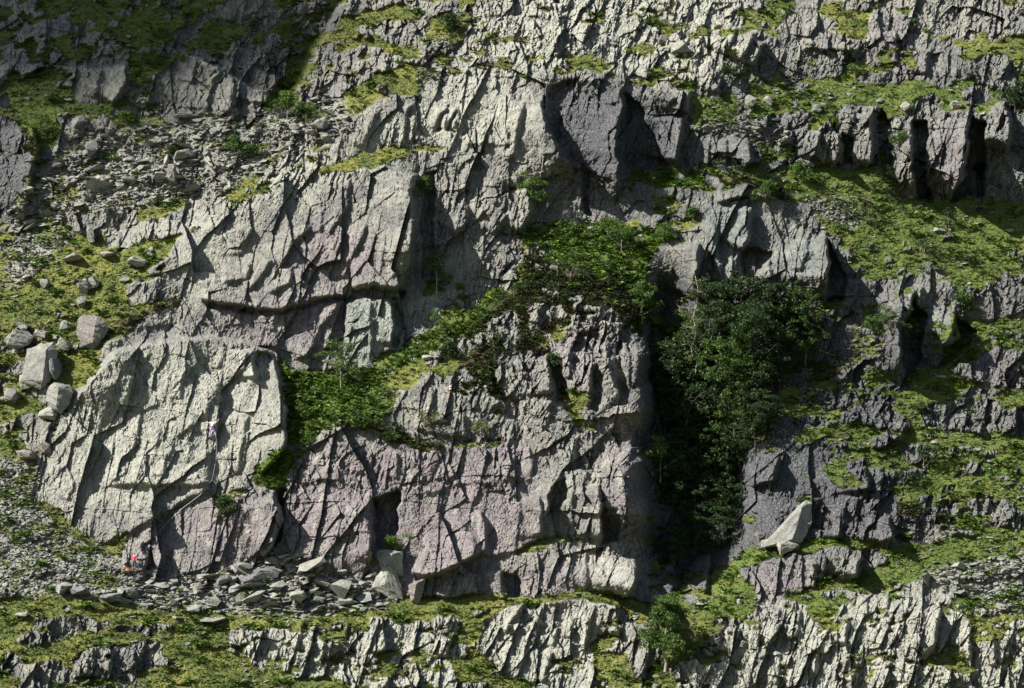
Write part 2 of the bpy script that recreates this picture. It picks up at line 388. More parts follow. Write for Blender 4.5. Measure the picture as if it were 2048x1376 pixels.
STEPS = [
 # lower left slab
 ([(540,700),(556,750),(574,815),(572,880),(548,925),(515,962)], 2.0, 60),
 ([(150,800),(200,738),(235,702),(300,684),(420,672),(500,686),(550,706)], 1.5, 70, 1.6, .06),
 ([(440,962),(400,972),(350,972),(290,968),(210,972)], 0.9, 40),
 ([(432,975),(370,1000),(340,1020),(300,1036),(265,1062),(235,1098)], 0.9, 40),
 ([(267,751),(253,799),(239,819)], .35, 25), ([(342,754),(328,805)], .3, 20), ([(284,822),(267,894),(253,920)], .35, 25),
 ([(320,806),(305,812),(288,824)], .35, 16), ([(400,843),(369,860),(342,881),(336,925)], .4, 30),
 ([(440,848),(465,835),(505,822),(540,803)], .5, 30), ([(167,792),(160,840),(154,894)], .3, 20),
 ([(506,694),(509,757)], 1.1, 26), ([(492,700),(489,735),(472,753)], .7, 22), ([(441,757),(422,799),(410,843)], .5, 26),
 ([(460,822),(440,850),(425,880)], .6, 26), ([(250,906),(253,944),(226,967)], .35, 22), ([(331,906),(328,957)], .4, 22),
 ([(417,896),(417,961)], .4, 22), ([(292,906),(273,967)], .3, 20), ([(246,1022),(226,1090)], .35, 20), ([(205,985),(188,1030),(180,1080)], .3, 18),
 ([(150,960),(130,1000)], .3, 18), ([(500,830),(480,900),(470,960)], .5, 26), ([(300,700),(290,730)], .3, 15), ([(380,720),(365,760),(360,800)], .3, 18),
 ([(225,760),(205,830),(190,900)], .3, 20), ([(320,850),(310,900),(300,940)], .3, 18), ([(380,880),(372,930)], .3, 18),
 ([(142,880),(120,920),(105,960)], .25, 16), ([(450,690),(440,740)], .3, 16), ([(215,990),(200,1040)], .25, 14),
 ([(556,985),(566,1040),(548,1085),(520,1118)], 2.4, 40), ([(437,1000),(440,1050),(430,1110)], .4, 24), ([(350,1040),(335,1100)], .3, 20),
 ([(303,1085),(290,1140)], .7, 14), ([(330,1090),(318,1140)], .5, 14), ([(497,1020),(480,1060)], .3, 14),
 # lower purple wall
 ([(742,985),(731,1032),(738,1097),(752,1150)], 2.6, 45), ([(972,1100),(920,1128),(880,1148),(850,1154),(818,1142)], 2.2, 60),
 ([(963,1018),(974,1056),(970,1112)], 1.2, 20), ([(960,968),(948,1010)], .4, 14), ([(1059,952),(988,964),(919,969),(871,985),(810,989)], .35, 26),
 ([(1059,890),(1063,930),(1056,968)], .5, 26), ([(1040,1010),(1030,1095)], .4, 18), ([(1083,990),(1090,1075)], .9, 26),
 ([(1130,955),(1106,1005),(1090,1040)], 1.4, 20), ([(1150,960),(1142,1060)], .5, 14), ([(1193,965),(1203,1008),(1203,1082)], 2.0, 30),
 ([(1252,870),(1286,925),(1270,975),(1292,1030),(1262,1095)], 6.5, 60, 9), ([(1001,1138),(1008,1200)], 1.1, 30), ([(1175,1098),(1175,1184)], .6, 20),
 ([(1150,1098),(1146,1180)], .4, 12), ([(1270,1110),(1271,1150),(1261,1205)], 5.0, 50), ([(1215,1110),(1205,1150),(1225,1180)], .5, 14),
 ([(800,900),(790,960)], .5, 24), ([(690,960),(640,962),(600,970)], .5, 20), ([(648,900),(625,945),(615,960)], .5, 16),
 ([(1056,1095),(1000,1110),(960,1115)], .5, 20), ([(724,880),(720,950)], .3, 18), ([(1200,880),(1180,930),(1170,960)], .4, 18),
 # upper-left big wall
 ([(838,318),(822,380),(832,440),(820,500),(812,572)], 4.6, 60), ([(812,575),(780,572),(740,571),(700,575)], 2.0, 60),
 ([(690,583),(640,602),(600,614),(560,620),(520,614),(480,608),(440,604),(395,600)], 1.3, 40),
 ([(625,450),(585,484),(562,535)], .8, 30), ([(499,525),(492,559),(444,564)], .7, 24), ([(547,515),(522,555),(500,582)], .8, 26),
 ([(586,530),(581,566),(533,588)], .8, 24), ([(625,532),(615,566),(592,575)], .6, 20), ([(482,455),(482,512)], .4, 20),
 ([(505,455),(480,495)], .4, 16), ([(684,604),(640,655),(618,706),(581,722)], .9, 30), ([(362,604),(359,645),(290,652),(250,660)], .3, 20),
 ([(785,588),(788,640),(785,694)], 1.0, 24), ([(742,600),(740,720)], .5, 20), ([(700,350),(690,420),(655,480)], .8, 30),
 ([(740,440),(700,520),(690,560)], .8, 26), ([(650,400),(640,470)], .4, 18), ([(770,460),(760,560)], .4, 18), ([(600,500),(590,540)],.4,14),
 ([(420,560),(418,600)], .4, 14), ([(552,620),(545,660)], .4, 16), ([(482,612),(486,650)], .4, 16), ([(690,585),(690,735)], -1.2, 30),
 # middle face
 ([(870,330),(875,400),(868,470),(872,540)], .6, 26), ([(942,403),(933,441),(908,475)], 1.0, 28), ([(1013,425),(985,470)], .9, 26),
 ([(940,345),(945,380)], .4, 20), ([(1052,370),(1062,420),(1040,470)], 1.6, 40), ([(982,500),(960,550),(940,560)], .6, 16), ([(1010,350),(1000,410)], .4, 20),
 # top buttress
 ([(827,200),(830,239),(827,296)], 1.2, 26), ([(894,216),(892,262)], .9, 16), ([(916,216),(912,266)], .8, 16),
 ([(1015,150),(1032,205),(1043,224)], .5, 20), ([(1049,200),(1042,239),(1032,290),(1035,320)], 1.0, 26),
 ([(1104,152),(1090,205),(1100,260),(1124,300),(1146,342),(1150,378)], 3.8, 60), ([(1237,160),(1241,205),(1234,239),(1230,290),(1246,325),(1242,369),(1212,412)], 4.6, 42),
 ([(1363,232),(1360,290),(1352,330)], 2.4, 40), ([(1028,290),(980,288),(925,284)], .4, 20), ([(1060,330),(1035,370)], .5, 18),
 ([(1115,305),(1075,310)], .7, 24), ([(1180,330),(1165,420)], .7, 20), ([(762,215),(735,270),(720,300)], .5, 26), ([(960,250),(985,270),(990,288)],.4,14),
 ([(1320,170),(1350,200)], .6, 30), ([(1385,180),(1375,230)], 1.0, 30),([(990,330),(1000,290)],.3,20),
 # skyline of the upper buttress against the far slope
 ([(730,-100),(690,10),(628,90),(602,150),(585,215),(555,250)], -5.5, 200, 2.2, 0.12),
 # right crags
 ([(1488,270),(1497,325),(1478,348)], 2.2, 34), ([(1450,275),(1452,330)], .6, 14), ([(1420,285),(1415,330)], .5, 12),
 ([(1650,465),(1657,518),(1645,592)], 4.2, 60), ([(1502,410),(1500,470),(1485,505)], 1.6, 34), ([(1621,460),(1601,545)], .8, 20),
 ([(1430,440),(1440,520),(1435,570)], .8, 30), ([(1395,480),(1400,540),(1380,600)], 1.8, 40), ([(1560,400),(1500,392),(1430,405)], .9, 26),
 ([(1540,500),(1545,560)], .4, 16), ([(1600,580),(1560,590)], .4, 14),
 ([(1823,560),(1828,614),(1803,655),(1799,723),(1806,768)], 3.5, 50), ([(1844,570),(1840,625)], .9, 16), ([(1912,605),(1922,669),(1880,715)], 3.0, 50),
 ([(1720,560),(1700,620)], .8, 30), ([(1745,600),(1730,660)], .5, 20),
 ([(1744,220),(1746,280),(1741,332)], 1.8, 30), ([(1676,265),(1676,328)], 1.2, 24), ([(1640,265),(1632,320)], .8, 20), ([(1708,220),(1712,250)], .8, 16),
 ([(1826,240),(1833,328),(1833,404)], 2.6, 40), ([(1943,235),(1939,308),(1929,362),(1895,396)], 4.0, 60), ([(2018,190),(2016,260),(2006,318)], 3.5, 50),
 ([(1905,330),(1895,392)], .8, 20), ([(1510,65),(1480,120)], 1.2, 30), ([(1530,80),(1505,135)], 1.6, 34), ([(1475,50),(1455,110)], .8, 26),
 ([(1410,120),(1440,160),(1430,190)], 1.0, 30), ([(1720,100),(1660,100),(1600,100)], .8, 26), ([(1790,60),(1795,130)], .8, 26), ([(1860,95),(1850,150)], .7, 26),
 # upper left outcrops
 ([(250,125),(252,165),(222,212)], 1.8, 40), ([(205,130),(190,200)], .6, 20), ([(434,105),(436,150),(420,170)], .8, 20), ([(560,150),(540,195),(535,215)], 1.8, 34),
 ([(470,150),(465,230)], .8, 16), ([(430,160),(415,225)], .8, 16), ([(395,120),(380,170)], .6, 16), ([(330,205),(270,204),(215,205)], .6, 16),
 ([(60,240),(75,300),(60,380),(40,440)], 1.6, 60),
 # lower right
 ([(1782,1025),(1787,1090)], 2.2, 40), ([(1726,1104),(1712,1165)], 2.5, 40), ([(1650,1110),(1640,1165)], .8, 20), ([(1625,1120),(1630,1180)], .6, 20),
 ([(1690,1010),(1680,1080)], .6, 20), ([(1560,910),(1545,960),(1500,975)], 1.2, 36), ([(1730,930),(1740,980)], 1.2, 34), ([(1815,845),(1800,885)], 1.0, 26),
 ([(1640,990),(1625,1060)], .6, 20), ([(1420,1100),(1415,1190)], 1.5, 30), ([(1360,1100),(1340,1200)], 1.0, 26), ([(1460,1000),(1450,1100)], 1.0, 30),
 ([(2000,700),(1900,735)], -.5, 30),
 # knolls
 ([(1213,680),(1220,740),(1227,775),(1246,796)], 1.6, 30), ([(1193,712),(1179,751),(1176,815)], 1.1, 26), ([(1268,650),(1298,705),(1284,765),(1304,826),(1288,900)], 6.5, 60, 9),
 ([(1255,800),(1262,700)], -.6, 20), ([(1092,706),(1099,747),(1101,790)], 1.8, 34), ([(1035,790),(1040,840)], -.5, 20), ([(1145,700),(1140,760)], 1.0, 16),
 ([(930,790),(920,880)], .4, 20), ([(870,770),(860,830)], .4, 18), ([(940,878),(880,868),(820,850)], .6, 24), ([(980,720),(985,790)], .6, 22),
 ([(1085,615),(1080,650)], .8, 14), ([(1270,860),(1260,930)], .8, 24), ([(1100,800),(1090,860)], .5, 18), ([(1160,870),(1140,930)], .5, 18),
 # lower bands
 ([(1045,1210),(1020,1250),(1010,1270)], .9, 14), ([(1080,1215),(1070,1290)], .6, 14), ([(1120,1240),(1105,1300)], .6, 14), ([(1180,1230),(1170,1300)], .8, 16),
 ([(1150,1230),(1140,1280)], .6, 12), ([(1240,1200),(1235,1270)], 1.0, 20), ([(1310,1240),(1295,1310),(1280,1370)], 1.2, 24), ([(1105,1300),(1085,1370)], .9, 20),
 ([(230,1295),(215,1345)], .8, 14), ([(270,1295),(262,1345)], .6, 12), ([(175,1310),(170,1350)], .6, 12), ([(610,1240),(590,1300)], .6, 16),
 ([(700,1240),(690,1300)], .6, 14), ([(775,1275),(765,1310)], .6, 14), ([(910,1265),(890,1320)], .9, 18), ([(650,1270),(640,1330)], .6, 16),
 ([(1560,1210),(1545,1290)], .8, 18), ([(1600,1215),(1590,1280)], .9, 18), ([(1880,1215),(1870,1290),(1840,1310)], 1.6, 30), ([(1700,1230),(1690,1290)], .9, 18),
 ([(1780,1190),(1770,1230)], .6, 12), ([(1820,1190),(1812,1230)], .6, 12), ([(1740,1190),(1735,1230)], .6, 12), ([(1850,1190),(1845,1240)], .5, 12),
 ([(1640,1290),(1630,1350)], .7, 14), ([(1720,1310),(1700,1370)], .8, 16), ([(1690,1270),(1700,1330)], .7, 16), ([(1560,1300),(1550,1370)], .8, 14),
 ([(1940,1270),(1940,1320)], .8, 14), ([(1990,1260),(1990,1330)], .8, 14), ([(1480,1260),(1470,1320)], .6, 14), ([(1520,1240),(1515,1300)], .6, 14),
 # terraces and grass lips
 ([(1980,770),(1900,755),(1850,770)], .6, 20), ([(1180,1205),(1000,1215),(860,1225),(740,1225)], .25, 20),
]
for s in STEPS: step(s[0], s[1] * (1.75 if s[0][0][0] > 1380 and s[0][0][1] < 1180 else 1.3), *s[2:])

SLOTS = [(2.8, [(1828,235),(1858,240),(1856,400),(1832,402)]), (3.4, [(1942,240),(1966,240),(1972,395),(1900,402),(1905,385),(1940,350)]),
 (1.4, [(1760,215),(1776,230),(1790,330),(1762,330)]), (1.7, [(1684,272),(1704,275),(1700,330),(1680,330)]), (1.0, [(895,212),(893,264),(870,268)]), (.9, [(917,214),(913,268),(900,264)]),
 (.9, [(827,200),(815,230),(812,290),(832,290)]), (1.3, [(1112,965),(1128,960),(1140,1000),(1096,1034)]), (2.2, [(744,1000),(792,985),(788,1090),(762,1125),(740,1060)]),
 (1.5, [(558,985),(576,980),(562,1070),(545,1092)]), (1.1, [(788,590),(802,590),(802,690),(788,690)]), (2.2, [(1805,640),(1830,600),(1852,640),(1840,720),(1812,752),(1798,720)]),
 (1.8, [(1920,640),(1962,660),(1900,722),(1870,732)]), (2.4, [(1655,480),(1692,560),(1692,604),(1655,604)]), (1.8, [(1484,500),(1502,490),(1545,510),(1500,560),(1480,592)]),
 (1.3, [(1206,1010),(1238,1020),(1242,1080),(1206,1086)]), (1.1, [(1006,1145),(1040,1150),(1032,1190),(1008,1190)]), (.9, [(1176,815),(1192,745),(1204,760),(1192,822)]),
 (.9, [(1226,690),(1240,690),(1252,800),(1232,792)]), (1.4, [(1100,712),(1122,720),(1142,800),(1106,804)]), (1.0, [(292,1092),(304,1085),(304,1142),(288,1146)]),
 (1.2, [(700,578),(812,577),(815,592),(690,602)]), (.6, [(410,602),(560,617),(690,590),(690,602),(560,628),(420,614)]), (1.9, [(850,340),(874,340),(870,560),(843,560)]),
 (.9, [(507,700),(541,712),(536,762),(511,758)]), (1.6, [(1246,180),(1290,215),(1335,330),(1262,345),(1250,300)]), (1.0, [(1104,170),(1160,150),(1130,230),(1118,290),(1100,240)]),
 (1.0, [(1165,330),(1182,345),(1180,430),(1168,430)]), (1.2, [(1400,540),(1420,500),(1440,560),(1430,590)]), (1.3, [(1300,640),(1316,700),(1320,800),(1300,880)]), (1.0, [(1590,290),(1600,320),(1570,330)])]
for dep, poly in SLOTS: D += dep * 1.15 * blur(inside(poly).astype(np.float32), 1)

# ------------------------------------------------------------------ jointing and roughness
lowx = fbm(X / 3.0, Z / 4.5, 81, 3); lowz = fbm(X / 3.0, Z / 4.5, 91, 3)
hix = fbm(X / 0.5, Z / 0.7, 83, 4, .6); hiz = fbm(X / 0.5, Z / 0.7, 93, 4, .6)
wx = X + 0.30 * lowx + 0.10 * hix; wz = Z + 0.40 * lowz + 0.10 * hiz
sx = X + 0.30 * lowx + 0.035 * hix; sz = Z + 0.40 * lowz + 0.035 * hiz
lowband = np.clip((V - 1195) / 25, 0, 1)
vari = fbm(X / 4, Z / 4, 101, 4)
broken = paint([[(480,-200),(1540,-200),(1540,180),(1160,138),(900,148),(720,230),(520,400),(400,420),(200,500),(200,440),(500,330)],
    [(1500,100),(2300,-200),(2300,560),(1900,420),(1560,340)],[(1010,480),(1320,600),(1290,700),(1120,830),(900,760),(940,640)],[(1560,780),(2300,700),(2300,1050),(1800,1050)]], 16)
flatm = np.clip(fbm(X / 3.2, Z / 4.2, 106, 3) * 5 + .75, 0, 1) * (1 - .6 * broken) * (1 - .5 * lowband)
amp = np.clip(0.80 + 0.55 * vari + .3 * broken, .3, 1.6) * (1 - 0.62 * smooth_poly) * (1 - .72 * flatm)
f0, e0 = facets(sx, sz, 5.0, 8.0, 0.15, 241, 0.08, 0.20, 0.0, 0.12, 0.24)
f1, e1 = facets(sx, sz, 2.2, 3.6, 0.22, 201, 0.16, 0.42, 0.0, 0.26, 0.30)
f2a, e2 = facets(sx, sz, 0.85, 1.9, 0.25, 211, 0.22, 0.50, 0.08, 0.34, 0.17)
f2b, e2b = facets(sx, sz, 1.0, 1.5, -0.45, 216, 0.18, 0.45, 0.10, 0.38, 0.17)
selb = np.clip(fbm(X / 2.5, Z / 2.5, 218, 2) * 14 + .5, 0, 1)
f2 = f2a * (1 - selb) + f2b * selb
f3, e3 = facets(wx, wz, 0.38, 0.62, 0.25, 221, 0.20, 0.65, 0.05, 0.45, 0.085)
f4, e4 = facets(wx, wz, 0.16, 0.30, 0.25, 261, 0.10, 0.8, 0.05, 0.7, 0.04)
fb, eb = facets(sx + .06 * hix, sz, 1.1, 1.5, 0.3, 351, 0.26, 0.40, 0.14, 0.30, 0.26)
fc, ec = facets(sx, sz, 1.5, 4.2, 0.30, 361, 0.36, 0.30, 0.05, 0.16, 0.40)
f5, e5 = facets(sx, sz, 0.70, 3.4, 0.30, 271, 0.45, 0.30, 0.03, 0.12, 0.26)
fj, ej = facets(sx, sz, 1.5, 15.0, 0.20, 281, 0.16, 0.22, 0.0, 0.02, 0.13)
fh, eh = facets(sx, sz, 11.0, 2.4, 0.0, 291, 0.0, 0.02, -0.10, 0.12, 0.13)
on1 = np.clip(fbm(X / 2, Z / 2, 301, 3) * 4 + .3, 0, 1); on2 = np.clip(fbm(X / 1.2, Z / 1.5, 311, 3) * 4 + .2, 0, 1)
onj = np.clip(fbm(X / 4, Z / 6, 341, 3) * 4 + .5, 0, 1)
gro1 = np.exp(-(e1 / 0.025) ** 2) * on1; gro2 = np.exp(-(e2 / 0.05) ** 2) * on2; groj = np.exp(-(ej / .03) ** 2) * onj; groh = np.exp(-(eh / .018) ** 2) * onj
rough = fbm(X / 0.8, Z / 1.1, 111, 6, 0.7)
ribs = fbm((X - 0.25 * Z) / 0.30, Z / 2.6, 321, 4, .65)
rockrel = f0 * (1 - .6 * lowband) * (1 - .4 * broken) + (f1 * (.5 + .5 * amp) / np.maximum(amp, .05) * .8 + f2 * (.7 + .5 * on2) + f3) * amp + f4 * (.6 + .5 * on2) * (.7 + .3 * broken) + fb * broken * .9 + (f5 * .55 * (.4 + .6 * on2) + fc * .8) * lowband + f5 * .15 * broken \
    + (fj + fh * .45) * onj * (1 - .45 * smooth_poly) * (1 - lowband * .7) - (1 - .4 * smooth_poly) * (0.10 * gro1 + 0.07 * gro2 + 0.07 * groj + 0.05 * groh * on2) + 0.07 * rough + ribs * (.035 + .06 * lowband)
gw = fbm(X / 1.5, Z / 0.5, 121, 6, 0.62)
grassrel = 0.42 * gw + 0.10 * fbm(X / 0.22, Z / 0.16, 131, 2)
sc, se = facets(wx * 1.0, wz, 0.42, 0.26, 0.6, 231, 0.15, 0.5, 0.2, 0.7, 0.12)
screerel = sc + 0.06 * rough
rel = rockf * (rockrel + 0.12) + (1 - rockf) * ((1 - scree) * grassrel + scree * screerel)
D -= rel
D -= np.clip(heather + lush, 0, 1) * (1 - rockf) * 0.25 * (fbm(X / 0.5, Z / 0.4, 141, 4) + 0.5)

# ------------------------------------------------------------------ points of the terrain
cp, sp = math.cos(PITCH), math.sin(PITCH)
def ray_point(u, v, d):
    a = (u - 1024.0) / 1024.0 * TH; b = (688.0 - v) / 1024.0 * TH
    return np.stack([a * d, (cp - b * sp) * d, (b * cp + sp) * d], -1)
P = ray_point(U, V, D).astype(np.float32)

def depth_at(u, v):
    i = min(max((v - VS[0]) / ST, 0), H - 1.001); j = min(max((u - US[0]) / ST, 0), W - 1.001)
    i0 = int(i); j0 = int(j); fi = i - i0; fj = j - j0
    return float((D[i0, j0] * (1 - fj) + D[i0, j0 + 1] * fj) * (1 - fi) + (D[i0 + 1, j0] * (1 - fj) + D[i0 + 1, j0 + 1] * fj) * fi)
def at(u, v, front=0.0):
    p = ray_point(np.float64(u), np.float64(v), depth_at(u, v) - front)
    return Vector((float(p[0]), float(p[1]), float(p[2])))

green = paint([[(1380,180),(2300,60),(2300,1200),(1400,1250),(1500,900),(1640,700),(1560,380),(1380,260)],[(-200,-200),(640,-200),(560,220),(-200,300)],[(560,1290),(760,1330),(1000,1376),(560,1376)]], 20)
lipb = np.clip(1 - np.abs(blur(rock.astype(np.float32), 3) - .45) / .3, 0, 1) * np.clip(fbm(X / 1.5, Z / 1.0, 960, 4) * 4 + .6, 0, 1)
MA = np.stack([1 - rockf, np.clip(heather + .75 * lipb, 0, 1), scree, np.clip(lush + .62 * green, 0, 1)], -1).astype(np.float32)
MB = np.stack([purple, teal, lichen, dark_shade], -1).astype(np.float32)

# margins: the hill goes on on every side of what the photograph shows
offs = np.array([.3, 1, 2.5, 5, 9, 15, 24, 36, 52, 72, 100, 140], np.float32)
def pad_cols(A, left):
    return np.repeat(A[:, :1] if left else A[:, -1:], len(offs), 1)
sm = blur(P[..., 1], 12)
L = pad_cols(P, True).copy(); Rr = pad_cols(P, False).copy()
for k, o in enumerate(offs):
    f = min(1.0, o / 10)
    for A, col, sgn in ((L, 0, -1), (Rr, -1, 1)):
        A[:, k, 0] = P[:, col, 0] + sgn * o
        A[:, k, 1] = P[:, col, 1] * (1 - f) + sm[:, col] * f + 2.0 * f * vnoise(P[:, col, 2] / 6, np.full(H, o / 9.0), 61)
P = np.concatenate([L[:, ::-1], P, Rr], 1)
MA = np.concatenate([pad_cols(MA, True), MA, pad_cols(MA, False)], 1); MB = np.concatenate([pad_cols(MB, True), MB, pad_cols(MB, False)], 1)
tops = [(.4, .3), (2, 1.5), (5, 4), (10, 8), (18, 14), (30, 22), (50, 34), (80, 52), (130, 80), (200, 110)]
top = np.stack([P[0] + np.array([0, a, b], np.float32) for a, b in reversed(tops)])
bz = P[-1, :, 2]; by = P[-1, :, 1]
bots = []
for k, (fy, zz) in enumerate([(.995, None), (.97, None), (.93, None), (.87, None), (.78, -32), (.6, -40), (.4, -34), (.2, -16), (.08, -5), (0, -1.8), (-.1, -1.0), (-.4, 8), (-1, 40)]):
    q = P[-1].copy(); q[:, 1] = by * fy
    q[:, 2] = bz - (1 - fy) * by * 0.75 if zz is None else zz + 0.8 * vnoise(q[:, 0] / 9, q[:, 1] / 9, 62)
    bots.append(q)
P = np.concatenate([top, P, np.stack(bots)], 0)
def pad_rows(A): return np.concatenate([np.repeat(A[:1], len(tops), 0), A, np.repeat(A[-1:], len(bots), 0)], 0)
MA = pad_rows(MA); MB = pad_rows(MB)
HH, WW = P.shape[:2]
r_off, c_off = len(tops), len(offs)

# ------------------------------------------------------------------ materials
def nodes_of(name):
    m = bpy.data.materials.new(name); m.use_nodes = True
    t = m.node_tree; b = t.nodes['Principled BSDF']
    b.inputs['Specular IOR Level'].default_value = 0.25
    return m, t, b
class G:
    def __init__(s, t): s.t = t
    def n(s, kind, **kw):
        x = s.t.nodes.new(kind)
        for k, v in kw.items(): setattr(x, k, v)
        return x
    def link(s, a, b): s.t.links.new(a, b)
    def coords(s, scale=(1, 1, 1), rot=(0, 0, 0)):
        g = s.n('ShaderNodeNewGeometry'); mp = s.n('ShaderNodeMapping')
        mp.inputs['Scale'].default_value = scale; mp.inputs['Rotation'].default_value = rot
        s.link(g.outputs['Position'], mp.inputs['Vector']); return mp.outputs[0]
    def noise(s, scale, detail=5, rough=.55, vec=None, dist=0):
        x = s.n('ShaderNodeTexNoise'); x.inputs['Scale'].default_value = scale
        x.inputs['Detail'].default_value = detail; x.inputs['Roughness'].default_value = rough
        x.inputs['Distortion'].default_value = dist
        s.link(vec if vec is not None else s.coords(), x.inputs['Vector']); return x.outputs['Fac']
    def ramp(s, f, a, b, lo=0., hi=1.):
        x = s.n('ShaderNodeMapRange'); x.inputs[1].default_value = a; x.inputs[2].default_value = b
        x.inputs[3].default_value = lo; x.inputs[4].default_value = hi; s.link(f, x.inputs[0]); return x.outputs[0]
    def mix(s, f, a, b):
        x = s.n('ShaderNodeMix', data_type='RGBA')
        for sock, v in ((x.inputs[0], f), (x.inputs[6], a), (x.inputs[7], b)):
            if isinstance(v, (tuple, list)): sock.default_value = (*v, 1)
            elif isinstance(v, float): sock.default_value = v
            else: s.link(v, sock)
        return x.outputs[2]
    def math(s, op, a, b):
        x = s.n('ShaderNodeMath', operation=op)
        for sock, v in ((x.inputs[0], a), (x.inputs[1], b)):
            if isinstance(v, (int, float)): sock.default_value = v
            else: s.link(v, sock)
        return x.outputs[0]

def rock_colour(g, purple, teal, lichen, dark_shade):
    n1 = g.noise(0.30, 6, .62); n2 = g.noise(1.7, 7, .7); n3 = g.noise(6.5, 5, .75); n4 = g.noise(.9, 5, .65)
    streak = g.noise(1.0, 7, .68, g.coords((2.2, 2.2, .20)))
    c = g.mix(g.ramp(n1, .40, .60), (.120, .120, .118), (.215, .210, .182))
    c = g.mix(g.math('MULTIPLY', purple, g.ramp(n1, .35, .6, .45, .95)), c, (.182, .148, .166))
    c = g.mix(g.math('MULTIPLY', teal, g.ramp(n2, .35, .6, .3, .8)), c, (.145, .185, .172))
    c = g.mix(g.math('MULTIPLY', lichen, g.ramp(n2, .36, .56, .35, 1.)), c, (.325, .328, .278))
    c = g.mix(g.math('MULTIPLY', g.math('SUBTRACT', 1.0, lichen), g.ramp(n4, .52, .66, 0., .65)), c, (.30, .31, .25))
    c = g.mix(g.ramp(streak, .50, .62, 0., .62), c, (.070, .070, .080))
    c = g.mix(g.ramp(streak, .44, .33, 0., .5), c, (.33, .335, .28))
    c = g.mix(g.ramp(g.noise(.55, 6, .7, g.coords((1.5, 1.5, .5))), .58, .70, 0., .5), c, (.20, .150, .115))
    c = g.mix(g.math('MULTIPLY', dark_shade, .84), c, (.036, .041, .052))  # dark rock tone and painted shade
    c = g.mix(g.ramp(n3, .54, .66, 0., .65), c, (.40, .40, .37))
    c = g.mix(g.ramp(n3, .46, .36, 0., .70), c, (.060, .060, .064))
    return c, n2, n3

def terrain_material():
    m, t, b = nodes_of('hillside'); g = G(t)
    def att(nm):
        a = g.n('ShaderNodeAttribute', attribute_name=nm)
        sp = g.n('ShaderNodeSeparateColor'); g.link(a.outputs['Color'], sp.inputs[0])
        return sp.outputs[0], sp.outputs[1], sp.outputs[2], a.outputs['Alpha']
    grass, heath, scr, lsh = att('cover'); pur, tea, lic, shd = att('stone')
    rc, n2, n3 = rock_colour(g, pur, tea, lic, shd)
    sc = g.mix(g.ramp(g.noise(3.5, 3, .8), .4, .6), (.09, .09, .09), (.34, .34, .30))
    gn = g.noise(.45, 5, .6); gf = g.noise(5, 5, .75); gff = g.noise(22, 3, .7)
    gc = g.mix(g.ramp(gn, .38, .62), (.065, .095, .018), (.165, .168, .038))
    gc = g.mix(g.ramp(gf, .52, .70, 0., .8), gc, (.185, .175, .075))
    gc = g.mix(g.ramp(gf, .45, .30, 0., .7), gc, (.036, .055, .014))
    gc = g.mix(g.ramp(gff, .5, .7, 0., .5), gc, (.14, .16, .05))
    gc = g.mix(g.math('MULTIPLY', lsh, .8), gc, (.052, .098, .016))
    hc = g.mix(g.ramp(gf, .35, .65), (.022, .018, .014), (.075, .052, .036))
    hc = g.mix(g.ramp(gff, .55, .7, 0., .6), hc, (.06, .075, .02))
    gc = g.mix(g.math('MULTIPLY', heath, .9), gc, hc)
    gc = g.mix(g.math('MULTIPLY', scr, g.ramp(gf, .3, .5, .35, 1.)), gc, sc)
    edge = g.math('ADD', grass, g.math('MULTIPLY', g.math('SUBTRACT', gf, .5), .9))
    col = g.mix(g.ramp(edge, .38, .62), rc, gc)
    g.link(col, b.inputs['Base Color'])
    b.inputs['Roughness'].default_value = .85
    # roughness of the stone and tufts of the turf
    hgt = g.math('ADD', g.math('MULTIPLY', g.noise(5, 9, .78), .22), g.math('MULTIPLY', gff, .06))
    bp = g.n('ShaderNodeBump'); bp.inputs['Strength'].default_value = .8; bp.inputs['Distance'].default_value = 1.0
    g.link(hgt, bp.inputs['Height']); g.link(bp.outputs[0], b.inputs['Normal'])
    return m
TERR = terrain_material()

